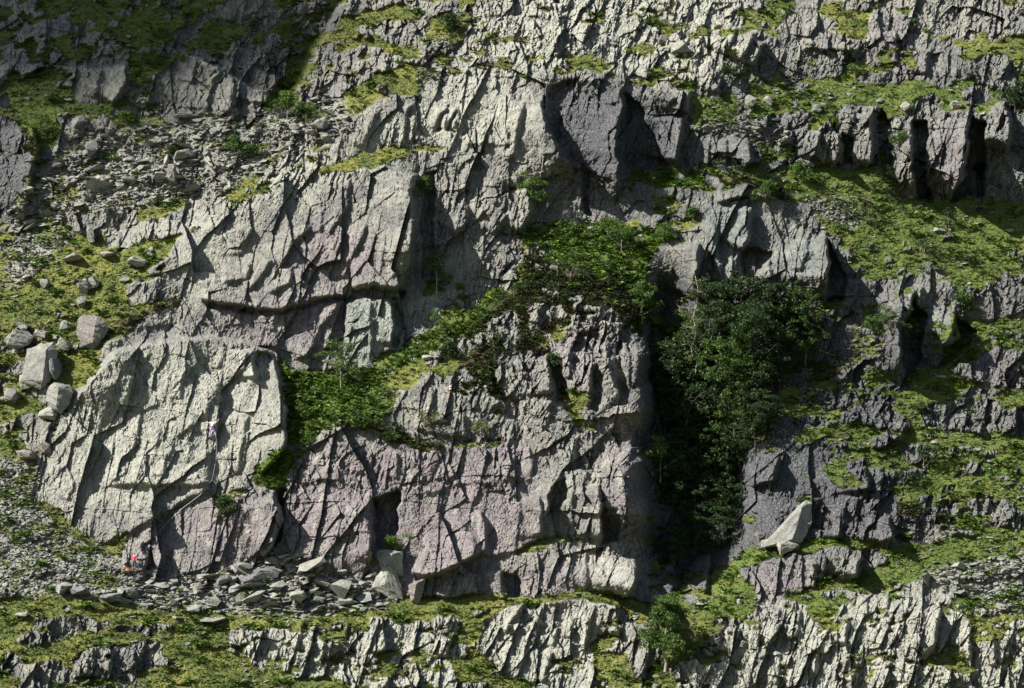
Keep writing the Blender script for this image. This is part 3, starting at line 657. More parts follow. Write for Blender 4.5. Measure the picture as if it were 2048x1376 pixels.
# ------------------------------------------------------------------ split the terrain into rock masses and ground
CRAGS = [
 ('rock_slab', 'broad pale lichened slab at the lower left with the climber on its right half', 'rock slab', [(195,745),(235,700),(300,683),(420,670),(500,683),(550,703),(560,740),(582,815),(578,885),(530,955),(430,970),(365,1003),(300,1038),(258,1065),(225,1100),(140,1060),(60,995),(70,930),(110,850),(150,790)]),
 ('rock_slab', 'pinkish slab at the foot of the pale slab where the person in red stands', 'rock slab', [(225,1100),(258,1065),(300,1038),(365,1003),(430,970),(540,980),(568,985),(570,1060),(560,1125),(430,1150),(330,1175),(235,1150)]),
 ('rock_wall', 'teal stained recessed wall under the black roof of the big left wall', 'rock wall', [(690,600),(705,577),(812,573),(870,588),(890,610),(855,665),(795,695),(742,740),(690,735)]),
 ('rock_wall', 'big grey wall with long black overhang line above the pale slab', 'rock wall', [(325,550),(360,470),(430,438),(520,395),(620,375),(700,342),(800,312),(845,318),(850,400),(850,570),(812,573),(705,577),(690,600),(690,735),(640,750),(560,725),(500,690),(420,670),(300,683),(235,700),(225,690),(285,630),(375,600)]),
 ('rock_wall', 'broken grey face between the big left wall and the thin tree on the ledge', 'rock face', [(845,318),(950,315),(1050,365),(1075,440),(1030,480),(1025,560),(900,610),(870,588),(812,573),(850,570),(850,400)]),
 ('rock_buttress', 'dark purple prow with a tall smooth shadowed face at the top centre', 'rock buttress', [(1085,160),(1110,142),(1165,136),(1250,160),(1310,170),(1390,225),(1375,290),(1352,342),(1260,352),(1255,425),(1180,450),(1090,445),(1070,380),(1110,310),(1090,230)]),
 ('rock_buttress', 'pale top buttress left of the purple prow with two black triangular notches', 'rock buttress', [(640,345),(700,290),(720,240),(760,200),(830,180),(900,150),(1085,143),(1090,230),(1110,310),(1070,380),(1050,365),(950,315),(845,312),(700,338)]),
 ('rock_outcrop', 'heap of whitish shattered crags on the skyline above the top buttress', 'crag', [(900,150),(900,90),(945,10),(1000,-90),(1520,-90),(1535,110),(1400,190),(1240,160),(1150,136),(1000,146)]),
 ('rock_outcrop', 'pale slanting crag whose left edge meets the shaded far slope', 'crag', [(560,250),(600,150),(625,85),(700,-20),(760,-90),(960,-90),(930,30),(880,140),(830,180),(720,230),(640,260)]),
 ('rock_buttress', 'light grey square topped block on the shoulder right of the purple prow', 'rock block', [(1350,340),(1350,262),(1480,262),(1505,320),(1480,352),(1400,335)]),
 ('rock_buttress', 'blue grey crag with a vertical right edge above the wooded gully', 'crag', [(1300,500),(1310,480),(1385,470),(1400,430),(1360,400),(1400,385),(1480,372),(1600,400),(1640,440),(1662,480),(1662,540),(1652,610),(1560,625),(1430,600),(1400,650),(1320,690)]),
 ('rock_outcrop', 'dark ribbed crag beyond the gully with black clefts over a green slope', 'crag', [(1650,600),(1660,500),(1740,505),(1870,500),(1880,560),(1930,610),(1935,680),(1885,725),(1800,785),(1700,725),(1640,690)]),
 ('rock_buttress', 'tall pillars with black slots standing on the green meadow at the right edge', 'crag', [(1775,240),(1860,212),(1960,232),(2030,175),(2170,190),(2170,425),(1980,412),(1900,392),(1800,406)]),
 ('rock_outcrop', 'group of pale upright blocks left of the black slotted pillars', 'crag', [(1585,280),(1640,255),(1700,205),(1765,210),(1768,335),(1700,345),(1595,325)]),
 ('rock_wall', 'smooth purple wall with a black undercut at its foot in the lower centre', 'rock wall', [(742,985),(810,880),(1060,870),(1085,960),(1085,1085),(960,1115),(870,1160),(800,1150),(745,1165)]),
 ('rock_wall', 'mottled pink and grey buttress left of the smooth purple wall', 'rock face', [(560,1125),(570,985),(590,915),(640,865),(700,850),(810,880),(742,985),(745,1165),(700,1165)]),
 ('rock_buttress', 'jagged pinnacled end of the lower wall beside the black gully', 'rock buttress', [(1060,870),(1160,850),(1310,860),(1300,1000),(1290,1085),(1180,1070),(1100,1074),(1085,1085)]),
 ('rock_wall', 'pale striped step of rock under the thin grass ledge beside the lower terrace', 'rock face', [(850,1180),(960,1115),(1085,1085),(1180,1070),(1300,1085),(1300,1215),(1100,1215),(860,1215)]),
 ('rock_buttress', 'twin rounded towers of pale purple rock on the left rim of the gully', 'rock tower', [(1120,640),(1240,625),(1310,700),(1330,780),(1310,860),(1160,850),(1120,800)]),
 ('rock_buttress', 'sunlit block with a sharp right arete below the heather', 'rock block', [(980,730),(1060,690),(1110,715),(1120,800),(1060,870),(1000,850),(1010,800)]),
 ('rock_slab', 'pale rounded slab between the fern slope and the smooth purple wall', 'rock slab', [(785,810),(850,750),(895,758),(960,815),(1000,850),(1060,870),(810,880)]),
 ('rock_outcrop', 'pale blade of rock in the dark heather, left of its wide neighbour', 'rock outcrop', [(1050,600),(1083,600),(1088,675),(1050,650)]),
 ('rock_outcrop', 'wide pale rock in the dark heather beside the pale blade', 'rock outcrop', [(1083,600),(1135,600),(1135,650),(1088,675)]),
 ('rock_outcrop', 'cluster of low pale rocks at the left edge of the heather', 'rock outcrop', [(920,690),(950,640),(1040,615),(1048,680),(990,700)]),
 ('rock_outcrop', 'stacked pale blocks at the left end of the upper fern ledge', 'rock outcrop', [(1010,600),(1010,490),(1060,470),(1120,520),(1060,590)]),
 ('rock_outcrop', 'green grey lump of rock in the grass below the ribbed crag', 'rock outcrop', [(1710,845),(1780,805),(1830,850),(1800,890),(1740,890)]),
 ('rock_outcrop', 'long purple grey outcrop at the right edge under a strip of bright grass', 'rock outcrop', [(1880,745),(2000,690),(2170,690),(2170,770),(1970,780)]),
 ('rock_outcrop', 'bulging grey outcrop with dark mouths below the green terraces', 'rock outcrop', [(1860,870),(1960,810),(2170,800),(2170,870),(1900,880)]),
 ('rock_wall', 'dark blocky crag behind the leaning pale slab on the lower right', 'crag', [(1420,1190),(1430,1000),(1490,890),(1560,860),(1650,890),(1750,915),(1815,1000),(1800,1105),(1700,1085),(1500,1095)]),
 ('rock_outcrop', 'flat reddish slab in the grass left of the black sided outcrop', 'rock slab', [(1460,1135),(1600,1105),(1645,1125),(1635,1190),(1570,1210),(1500,1200)]),
 ('rock_outcrop', 'rounded outcrop with a black right side on the lower right grass', 'rock outcrop', [(1600,1105),(1670,1088),(1765,1093),(1780,1125),(1715,1170),(1640,1165)]),
 ('rock_outcrop', 'two shaded crags joined by a ledge on the upper left slope', 'crag', [(310,190),(330,125),(430,90),(560,105),(580,160),(500,245),(340,265),(210,235),(220,205)]),
 ('rock_outcrop', 'dark square crag standing on grass in the shaded upper left', 'crag', [(145,210),(155,125),(255,115),(262,165),(225,215)]),
 ('rock_outcrop', 'black ivied crag at the left edge above the scree', 'crag', [(-120,240),(20,232),(60,280),(75,350),(35,440),(-120,470)]),
 ('rock_outcrop', 'leaning pale fins of rock in the middle of the upper scree', 'crag', [(370,385),(385,305),(440,290),(505,325),(490,375),(405,415)]),
 ('rock_outcrop', 'long white slab above the grass left of the big wall', 'rock slab', [(195,510),(210,445),(260,430),(300,450),(400,395),(475,395),(475,435),(350,495)]),
 ('rock_outcrop', 'small striped outcrop beside the lower left corner of the big wall', 'rock outcrop', [(245,615),(248,565),(335,550),(385,575),(370,605),(290,630)]),
 ('rock_outcrop', 'row of upright grey ribs at the bottom left corner of the terrace', 'rock outcrop', [(130,1360),(145,1295),(225,1278),(340,1285),(335,1335),(260,1360)]),
 ('rock_outcrop', 'bright fan of steep slabs in the middle of the lowest band', 'rock outcrop', [(955,1290),(970,1235),(1020,1195),(1190,1195),(1240,1255),(1190,1300),(1120,1310),(1100,1400),(990,1400)]),
 ('rock_outcrop', 'shattered white ribs of the lowest band left of the bright fan', 'rock outcrop', [(450,1310),(470,1250),(700,1210),(930,1210),(940,1300),(910,1350),(720,1360),(550,1350)]),
 ('rock_outcrop', 'wide pale ribbed crag filling the bottom right corner', 'crag', [(1340,1480),(1340,1340),(1430,1255),(1560,1195),(1700,1175),(1900,1175),(1965,1250),(2170,1235),(2170,1480)]),
 ('rock_outcrop', 'slanting ribs behind the dark bottom tree', 'rock outcrop', [(1225,1400),(1220,1250),(1320,1235),(1330,1310),(1290,1400)]),
 ('rock_outcrop', 'pale smooth cap of rock in the top right corner', 'crag', [(1800,90),(1800,-90),(2170,-90),(2170,75),(1930,80)]),
 ('rock_outcrop', 'brown stained crag on the upper right slope', 'crag', [(1735,50),(1790,20),(1845,75),(1858,120),(1780,120)]),
 ('rock_outcrop', 'dark hummocky crag right of the skyline heap', 'crag', [(1535,110),(1530,40),(1640,20),(1710,65),(1730,110)]),
 ('rock_outcrop', 'striped knob of pale ribs above the meadow in the upper right', 'rock outcrop', [(1820,155),(1830,115),(1860,85),(1925,95),(1960,150),(1880,190)]),
]
fid = np.zeros((HH - 1, WW - 1), np.int32)
core = fid[r_off:r_off + H - 1, c_off:c_off + W - 1]
fr = rock[:-1, :-1]
UJ = U + wu * .4; VJ = V + wv * .4
for k, (nm, lab, cat, poly) in enumerate(CRAGS):
    m = inside(poly, UJ, VJ)[:-1, :-1] & fr & (core == 0)
    core[m] = k + 1

def build_faces(mask, name, mats):
    r, c = np.nonzero(mask)
    i = (r * WW + c).astype(np.int64)
    q = np.stack([i, i + WW, i + WW + 1, i + 1], 1)
    used, inv = np.unique(q.ravel(), return_inverse=True)
    me = bpy.data.meshes.new(name)
    me.vertices.add(len(used)); me.vertices.foreach_set('co', P.reshape(-1, 3)[used].ravel())
    n = len(q)
    me.loops.add(n * 4); me.loops.foreach_set('vertex_index', inv.astype(np.int32).ravel())
    me.polygons.add(n); me.polygons.foreach_set('loop_start', np.arange(n, dtype=np.int32) * 4)
    for nm, A in (('cover', MA), ('stone', MB)):
        a = me.attributes.new(nm, 'FLOAT_COLOR', 'POINT'); a.data.foreach_set('color', A.reshape(-1, 4)[used].ravel())
    me.update(calc_edges=True)
    me.polygons.foreach_set('use_smooth', np.zeros(n, bool))
    me.materials.append(mats)
    o = bpy.data.objects.new(name, me); C.objects.link(o)
    return o
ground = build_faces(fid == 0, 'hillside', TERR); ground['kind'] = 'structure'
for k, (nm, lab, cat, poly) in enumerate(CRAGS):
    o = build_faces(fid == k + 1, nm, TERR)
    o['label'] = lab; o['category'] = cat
#PART2
# ------------------------------------------------------------------ helpers for things
rnd = random.Random(7)
def tag(o, label=None, cat=None, group=None, kind=None):
    for k, v in (('label', label), ('category', cat), ('group', group), ('kind', kind)):
        if v: o[k] = v
    return o
def empty(name, loc):
    o = bpy.data.objects.new(name, None); o.location = loc; C.objects.link(o); return o
def mesh_obj(name, verts, faces, mat, parent=None, smooth=False):
    me = bpy.data.meshes.new(name); me.from_pydata([tuple(v) for v in verts], [], faces); me.update()
    if smooth: me.polygons.foreach_set('use_smooth', [True] * len(me.polygons))
    me.materials.append(mat)
    o = bpy.data.objects.new(name, me); C.objects.link(o)
    if parent: o.parent = parent
    return o
def quick_mesh(name, V_, n_per, mat):
    """many separate small faces of n_per corners each"""
    V_ = np.asarray(V_, np.float32).reshape(-1, 3); n = len(V_) // n_per
    me = bpy.data.meshes.new(name)
    me.vertices.add(len(V_)); me.vertices.foreach_set('co', V_.ravel())
    me.loops.add(n * n_per); me.loops.foreach_set('vertex_index', np.arange(n * n_per, dtype=np.int32))
    me.polygons.add(n); me.polygons.foreach_set('loop_start', np.arange(n, dtype=np.int32) * n_per)
    me.update(calc_edges=True); me.materials.append(mat)
    return me
def copy_tree(o, parent=None):
    c = o.copy(); C.objects.link(c); c.parent = parent
    for ch in o.children: copy_tree(ch, c)
    return c

def leaf_material(name, dark, mid, light, scale=1.2, trans=.25):
    m, t, b = nodes_of(name); g = G(t)
    n = g.noise(scale, 4, .7); f = g.noise(9, 2, .7)
    c = g.mix(g.ramp(n, .35, .62), dark, mid)
    c = g.mix(g.ramp(f, .52, .75, 0., .8), c, light)
    g.link(c, b.inputs['Base Color']); b.inputs['Roughness'].default_value = .6
    tr = g.n('ShaderNodeBsdfTranslucent'); g.link(c, tr.inputs[0])
    mx = g.n('ShaderNodeMixShader'); mx.inputs[0].default_value = trans
    g.link(b.outputs[0], mx.inputs[1]); g.link(tr.outputs[0], mx.inputs[2])
    g.link(mx.outputs[0], t.nodes['Material Output'].inputs[0])
    return m
def flat_material(name, col, rough=.7, var=.35, scale=6):
    m, t, b = nodes_of(name); g = G(t)
    c = g.mix(g.noise(scale, 4, .6), tuple(x * (1 - var) for x in col), tuple(min(1, x * (1 + var)) for x in col))
    g.link(c, b.inputs['Base Color']); b.inputs['Roughness'].default_value = rough
    return m
M_leaf = leaf_material('leaves_green', (.030, .062, .012), (.065, .120, .022), (.13, .20, .04))
M_leaf2 = leaf_material('leaves_fresh', (.045, .085, .015), (.085, .150, .025), (.16, .23, .05))
M_leafd = leaf_material('leaves_dark', (.012, .026, .008), (.028, .055, .014), (.06, .10, .025))
M_leafy = leaf_material('leaves_yellow', (.07, .09, .025), (.12, .15, .04), (.20, .22, .08))
M_fern = leaf_material('fern', (.060, .100, .014), (.135, .215, .026), (.22, .29, .05), .7)
M_heath = leaf_material('heather', (.018, .016, .011), (.055, .040, .028), (.085, .080, .032), .9, .1)
M_grass = leaf_material('grass', (.045, .070, .016), (.100, .125, .030), (.20, .20, .08), .35)
M_rush = leaf_material('rush', (.022, .040, .010), (.050, .080, .018), (.13, .13, .05), .5)
M_bark = flat_material('bark', (.20, .18, .15)); M_pale = flat_material('bark_pale', (.26, .245, .22), .8, .3)
M_twig = flat_material('twig_grey', (.24, .22, .19), .8, .3)
M_barkd = flat_material('bark_dark', (.06, .05, .042))

def stone_material(name, base, lich):
    m, t, b = nodes_of(name); g = G(t)
    n1 = g.noise(.9, 5, .7); n3 = g.noise(5, 6, .75)
    c = g.mix(g.ramp(n1, .35, .65), base, lich)
    c = g.mix(g.ramp(n3, .55, .66, 0., .6), c, (.42, .42, .37)); c = g.mix(g.ramp(n3, .45, .36, 0., .7), c, (.06, .06, .064))
    g.link(c, b.inputs['Base Color']); b.inputs['Roughness'].default_value = .85
    bp = g.n('ShaderNodeBump'); bp.inputs['Strength'].default_value = .7; bp.inputs['Distance'].default_value = .2
    g.link(n3, bp.inputs['Height']); g.link(bp.outputs[0], b.inputs['Normal'])
    return m
M_stone = stone_material('stone_grey', (.15, .15, .148), (.25, .25, .215))
M_stonep = stone_material('stone_pale', (.18, .18, .16), (.28, .28, .24))
M_stoned = stone_material('stone_dark', (.10, .10, .108), (.18, .18, .175))
M_stoneb = stone_material('stone_brown', (.15, .13, .118), (.22, .20, .185))

# ------------------------------------------------------------------ boulders and scree
import bmesh
def stone_mesh(seed, flat=1.0, n=16, wedge=0.0, sub=0):
    r = random.Random(seed); bm = bmesh.new()
    for _ in range(n):
        v = Vector((r.gauss(0, 1), r.gauss(0, 1), r.gauss(0, 1))).normalized()
        # pushed towards a box so that joint faces stay flat
        m = max(abs(v.x), abs(v.y), abs(v.z)); v = v.lerp(v / m, .55) * r.uniform(.85, 1.0)
        v.z *= flat * (1 - wedge * (v.x + 1) / 2)
        bm.verts.new(v * .5)
    res = bmesh.ops.convex_hull(bm, input=bm.verts)
    bmesh.ops.delete(bm, geom=[g for g in res['geom_interior'] if isinstance(g, bmesh.types.BMVert)], context='VERTS')
    if sub:
        bmesh.ops.triangulate(bm, faces=bm.faces)
        bmesh.ops.subdivide_edges(bm, edges=bm.edges, cuts=5, use_grid_fill=True)
        co = np.array([v.co[:] for v in bm.verts]); nz = 0
        for f, a in ((3, .06), (7, .045), (16, .025), (34, .012)):
            nz = nz + a * vnoise(co[:, 0] * f + 3 * co[:, 2] * f + seed, co[:, 1] * f - co[:, 2] * f, 400)
        for v, n_ in zip(bm.verts, nz): v.co *= 1 + float(n_)
    me = bpy.data.meshes.new('stone'); bm.to_mesh(me); bm.free()
    return me
SMALL = [[stone_mesh(100 + i, f, 11, w) for i, (f, w) in enumerate([(.8, .3), (.4, .4), (.28, .3), (.24, .6), (.5, .3), (.35, .1), (.2, .2)])]]
def lib(mat):
    out = []
    for me in SMALL[0]:
        m = me.copy(); m.materials.append(mat); out.append(m)
    return out
LIBS = {'grey': lib(M_stone), 'pale': lib(M_stonep), 'dark': lib(M_stoned)}

# traced single boulders: centre, width and height in traced units, label, material, tilt, shape
BOULD = [
 (112,742,26,60,'dark narrow block behind the biggest grey boulder at the left edge',M_stoned,0,1),
 (95,830,44,40,'low pale wedge propped under the square topped boulder',M_stonep,.4,.7),
 (40,680,62,48,'wide grey boulder half sunk in grass at the left edge',M_stone,.1,.9),
 (86,668,34,30,'pale block between the wide sunk boulder and the grass bank',M_stonep,.1,.8),
 (130,690,34,34,'grey block right of the pale block on the grass bank',M_stone,-.2,.9),
 (130,651,24,24,'small rounded stone left of the rounded brown boulder',M_stone,0,1),
 (196,682,24,30,'grey chip leaning on the rounded brown boulder',M_stone,.4,.8),
 (55,765,34,40,'knobbly stone under the biggest grey boulder',M_stonep,.2,1),
 (165,605,24,30,'upright grey stone on the left slope above the brown boulder',M_stone,0,1),
 (190,566,26,30,'upright pointed pale stone above the left slope',M_stonep,.3,1),
 (92,568,22,24,'pale triangular stone in the upper left grass',M_stonep,.2,1),
 (170,576,24,40,'grey finger of stone beside the upright pointed one',M_stone,.1,1),
 (250,560,26,14,'small flat topped block above the striped outcrop',M_stone,0,.7),
 (275,525,54,26,'broad low boulder in the grass left of the big wall',M_stonep,-.1,.5),
 (150,516,50,20,'dark flat slab resting on grass at the foot of the scree',M_stone,.25,.4),
 (215,510,40,14,'pale flat stone right of the dark flat slab',M_stonep,.1,.4),
 (185,470,22,52,'tall splintered stone in front of the long white slab',M_stone,.2,.8),
 (58,912,56,26,'brown flat slab lying on the path at the left edge',M_stoneb,-.35,.45),
 (92,898,36,34,'brown wedge standing beside the brown flat slab',M_stoneb,-.5,.7),
 (25,790,34,36,'grey boulder cut by the left edge above the path',M_stone,0,.9),
 (130,1178,48,32,'pale sided boulder of the pair below the lower left scree',M_stone,.4,.7),
 (160,1182,50,28,'dark sided boulder of the pair below the lower left scree',M_stoned,-.3,.6),
 (265,1185,38,26,'smooth domed boulder at the left end of the rubble',M_stone,0,.75),
 (225,1195,52,22,'low dark boulder in front of the smooth domed one',M_stoned,.1,.5),
 (46,1230,34,14,'white flat topped stone alone in the grass at the lower left',M_stonep,0,.6),
 (422,1240,66,18,'long grey green block lying among white bedrock on the terrace',M_stone,0,.4),
 (445,1160,44,22,'dark tilted slab left of the long dark slab',M_stoned,.3,.4),
 (545,1122,34,20,'grey slab leaning on the grass above the rubble heap',M_stone,.25,.6),
 (640,1163,22,18,'small pale round block near the top of the rubble',M_stonep,0,.9),
 (595,1193,38,28,'pale angular block in the middle of the rubble',M_stonep,.2,.7),
 (430,1205,34,26,'pale rough block at the foot of the rubble',M_stonep,.1,.8),
 (470,1175,26,26,'pale leaning flake left of the middle of the rubble',M_stonep,-.6,.5),
 (745,1150,34,10,'thin dark flake leaning against the pale pointed block',M_stone,.6,.2),
 (1330,250+0,0,0,'',None,0,1),
 (1540,1083,44,18,'grey slab lying at the foot of the huge leaning slab',M_stone,.3,.4),
  (1590,1094,20,20,'small dark boulder touching the pale pointed one',M_stoned,0,.9),
 (1519,1072,24,22,'pinkish boulder left of the huge leaning slab',M_stoneb,0,.9),
 (1404,1210,32,12,'flat white stone beside the dark bottom tree',M_stonep,0,.5),
 (1478,1204,12,16,'upright white stone on grass left of the reddish slab',M_stonep,.2,.8),
 (1632,218,24,22,'pale boulder of the close pair on the upper right meadow',M_stone,0,.9),
 (1648,212,18,14,'darker boulder of the close pair on the upper right meadow',M_stone,0,.8),
 (1760,203,18,12,'single grey stone in the middle of the upper right meadow',M_stone,0,.8),
 (1910,212,30,22,'whitish round boulder above the slotted pillars',M_stonep,0,.9),
 (1810,214,26,26,'pale cube shaped boulder above the slotted pillars',M_stonep,.2,1),
 (1548,240,26,10,'pale flat oval stone on the small patch of scree',M_stonep,0,.5),
 (1573,265,16,10,'small pale stone right of the small patch of scree',M_stonep,0,.7),
 (1535,205,22,28,'grey upright stone on the meadow below the skyline heap',M_stone,.2,1),
 (1500,205,26,36,'pale split boulder left of the grey upright stone',M_stonep,.3,1),
 (1614,326,34,16,'pale slab tipped over at the foot of the upright blocks',M_stonep,-.4,.4),
 (1938,567,12,7,'tiny white stone on the bright meadow above the long outcrop',M_stonep,0,.6),
 (2018,667,18,12,'white stone in the grass near the right edge',M_stonep,0,.8),
 (1940,513,12,7,'pale pebble sized rock in the wide right meadow',M_stonep,0,.7),
 (2020,462,26,10,'flat white rock where the right meadow meets the picture edge',M_stonep,0,.5),
 (1345,465,36,26,'whitish block behind the top of the fern ledge',M_stonep,.2,.8),
 (1181,459,18,14,'pale stone at the foot of the purple prow',M_stonep,.2,.8),
 (738,733,30,14,'light boulder in the ferns at the foot of the teal wall',M_stonep,.3,.6),
 (855,716,26,14,'pale stone on the green ramp',M_stonep,0,.7),
 (875,712,22,12,'smaller pale stone right of the one on the green ramp',M_stonep,0,.7),
 (1640,1225,0,0,'',None,0,1),
 (830,905,0,0,'',None,0,1),
 (1275,85,0,0,'',None,0,1),
 (1325,80,26,22,'round grey boulder on the right of the skyline heap',M_stone,0,.9),
 (1360,100,44,44,'large pale boulder below the round grey one on the skyline heap',M_stonep,0,.9),
 (320,355,36,26,'rounded pale boulder in the upper scree',M_stonep,.2,.8),
 (305,400,22,30,'upright pointed stone in the lower part of the upper scree',M_stonep,0,1),
 (335,322,12,30,'thin upright stone beside the small dark shrub in the scree',M_stonep,0,.7),
 (345,350,22,50,'tall grey stone under the small dark shrub in the scree',M_stone,.1,.9),
 (185,298,30,50,'dark upright block at the left of the upper scree',M_stoned,.1,1),
 (160,245,34,34,'grey block under the shaded square crag',M_stone,.1,1),
 (590,255,26,20,'pale boulder below the light shrub on the ridge',M_stonep,.2,.8),
 (640,250,40,30,'leaning slabby boulder right of the light shrub on the ridge',M_stone,.3,.6),
 (370,232,60,12,'white flat slab lying across the top of the scree',M_stonep,.08,.3),
]
OUT = [
 ([(155,640),(165,632),(195,632),(212,645),(218,660),(205,680),(190,698),(165,690),(153,668)], [(190,650),(185,685)], 1.6, .2, 'rounded brown boulder with a dark right side on the left grass slope', M_stoneb),
 ([(42,760),(50,725),(55,700),(80,688),(108,684),(116,700),(112,735),(100,765),(80,780),(60,770)], [(92,700),(85,760)], 2.0, .3, 'biggest grey boulder near the left edge, leaning against two smaller blocks', M_stone),
 ([(90,800),(98,775),(108,765),(140,770),(147,785),(140,805),(122,830),(110,822)], [(118,775),(112,812)], 1.5, .2, 'square topped boulder with a dark right face below the biggest one', M_stone),
 ([(470,1152),(480,1138),(550,1135),(562,1142),(555,1155),(520,1165),(478,1166)], [(520,1142),(500,1160)], 1.6, .4, 'long dark slab on top of the rubble heap', M_stoned),
 ([(754,1105),(757,1098),(806,1102),(806,1150),(780,1160),(758,1130)], [(785,1108),(770,1135)], 1.6, .05, 'grey block topped with a tuft of fern at the foot of the wall', M_stone),
 ([(741,1177),(758,1150),(770,1122),(776,1118),(790,1135),(803,1170),(806,1198),(780,1196)], [(778,1130),(770,1168)], 1.5, .25, 'pale pointed block leaning at the foot of the purple wall', M_stonep),
 ([(815,1170),(830,1162),(851,1156),(847,1185),(838,1206),(822,1204)], [(832,1168),(828,1195)], 1.1, .1, 'speckled purple triangular block beside the pale pointed one', M_stoneb),
 ([(1520,1096),(1548,1068),(1575,1040),(1598,1010),(1612,1000),(1624,1006),(1622,1045),(1612,1072),(1600,1088),(1560,1082)], [(1604,1014),(1596,1050),(1585,1078)], 1.8, .35, 'huge pale slab leaning against the dark crag at the lower right', M_stone),
 ([(1552,1090),(1556,1084),(1575,1080),(1594,1088),(1592,1096),(1575,1100),(1560,1112)], [(1562,1088),(1560,1100)], 1.0, .2, 'pale pointed boulder below the huge leaning slab', M_stonep)]
def outline_block(o, keel, thick, lean, mat, seed):
    vb = max(q[1] for q in o); ub = sum(q[0] for q in o) / len(o)
    d0 = min(depth_at(ub + a_, vb - b_) for a_ in (-12, 0, 12) for b_ in (0, 12)); k = d0 * TH / 1024
    cx, cy = ub, sum(q[1] for q in o) / len(o); bm = bmesh.new()
    def pt(u, v, f): return ray_point(np.float64(u), np.float64(v), d0 + lean * (vb - v) * k + f)
    c = Vector([float(x) for x in pt(cx, cy, 0)])
    for u, v in o:
        bm.verts.new(Vector([float(x) for x in pt(u, v, -.1)]) - c)
        bm.verts.new(Vector([float(x) for x in pt(cx + (u - cx) * .85, cy + (v - cy) * .85, thick)]) - c)
    for u, v in keel: bm.verts.new(Vector([float(x) for x in pt(u, v, -thick * .45)]) - c)
    res = bmesh.ops.convex_hull(bm, input=bm.verts)
    bmesh.ops.delete(bm, geom=[g for g in res['geom_interior'] if isinstance(g, bmesh.types.BMVert)], context='VERTS')
    bmesh.ops.triangulate(bm, faces=bm.faces)
    bmesh.ops.subdivide_edges(bm, edges=bm.edges, cuts=6, use_grid_fill=True)
    co = np.array([v.co[:] for v in bm.verts]); nz = 0
    for f, a in ((.8, .06), (2, .06), (5, .04), (11, .025)):
        nz = nz + a * vnoise(co[:, 0] * f + 2 * co[:, 2] * f + seed, co[:, 1] * f - co[:, 2] * f, 400)
    for v, n_ in zip(bm.verts, nz): v.co += v.co.normalized() * float(n_)
    me = bpy.data.meshes.new('boulder'); bm.to_mesh(me); bm.free(); me.materials.append(mat)
    ob = bpy.data.objects.new('boulder', me); ob.location = c; C.objects.link(ob); return ob
for i, (o, keel, th, ln, lab, mat) in enumerate(OUT): tag(outline_block(o, keel, th, ln, mat, i), lab, 'boulder')
def put_stone(me, u, v, wpx, hpx, tilt, name, depth=None, spin=None, sink=.1):
    d = depth_at(u, v + hpx * .3); k = d * TH / 1024
    w, h = wpx * k, hpx * k
    dp = depth or max(w, h) * .8
    p = at(u, v, 0); p.y = at(u, v + hpx * .3).y - dp * sink
    o = bpy.data.objects.new(name, me); C.objects.link(o)
    o.matrix_world = Matrix.Translation(p) @ Matrix.Rotation(-tilt, 4, 'Y') @ Matrix.Diagonal((w, dp, h, 1)) @ Matrix.Rotation(spin or 0, 4, 'Z')
    return o
for i, (u, v, w, h, lab, mat, tilt, fl) in enumerate(BOULD):
    if not w: continue
    me = stone_mesh(500 + i, 1, 18, .15, 1)
    me.materials.append(mat)
    tag(put_stone(me, u, v, w * .95, h * .95, tilt * .6, 'boulder', spin=rnd.uniform(-.5, .5)), lab, 'boulder')

def poly_pick(poly, r):
    xs = [p[0] for p in poly]; ys = [p[1] for p in poly]
    while True:
        u = r.uniform(min(xs), max(xs)); v = r.uniform(min(ys), max(ys)); c = False
        for i in range(len(poly)):
            (x0, y0), (x1, y1) = poly[i], poly[(i + 1) % len(poly)]
            if (y0 > v) != (y1 > v) and u < (x1 - x0) * (v - y0) / (y1 - y0) + x0: c = not c
        if c: return u, v
FIELDS = [ # polygon, single stones, small stones, mean size, label, material key
 (SCREE[0], 95, 2000, 23, 'flat grey stone of the wide scree on the upper left slope', 'grey', .25, 'stones of the upper left scree'),
 (SCREE[1], 14, 260, 17, 'flat stone in the small scree tongue at the left edge', 'grey', .2, 'stones of the left tongue of scree'),
 (SCREE[2], 18, 2600, 11, 'small grey stone of the fine scree left of the pink slab', 'grey', .1, 'stones of the fine scree at the lower left'),
 (SCREE[3], 95, 1500, 28, 'angular grey stone in the rubble heap at the foot of the wall', 'grey', .35, 'stones of the rubble heap below the wall'),
 (SCREE[4], 34, 1300, 17, 'slaty stone of the scree in the lower right corner', 'grey', .15, 'stones of the lower right scree'),
 (SCREE[5], 22, 380, 14, 'dark slaty stone of the small scree on the right shoulder', 'dark', .1, 'stones of the small scree on the shoulder'),
 (SCREE[6], 6, 160, 13, 'grey stone of the narrow runnel beside the right meadow', 'grey', .1, 'stones of the runnel by the meadow'),
 (SCREE[7], 4, 200, 12, 'stone of the little gully left of the skyline heap', 'dark', .1, 'stones of the skyline gully')]
def stone_matrix(u, v, size, r):
    d = depth_at(u, v); s = size * d * TH / 1024
    p = at(u, v, s * .12)
    return Matrix.Translation(p) @ Matrix.Rotation(r.uniform(-.35, .2), 4, 'Y') @ Matrix.Rotation(r.uniform(-.5, .5), 4, 'X') @ Matrix.Rotation(r.uniform(0, 6.28), 4, 'Z') @ Matrix.Diagonal((s * r.uniform(.8, 1.3), s * r.uniform(.6, 1.), s * r.uniform(.5, 1.2), 1))
sv, sf, base = [], [], 0
stone_np = []
for me in SMALL[0]:
    bm = bmesh.new(); bm.from_mesh(me); bmesh.ops.triangulate(bm, faces=bm.faces)
    stone_np.append(np.array([[v.co[:] for v in f.verts] for f in bm.faces], np.float32)); bm.free()
tri = []
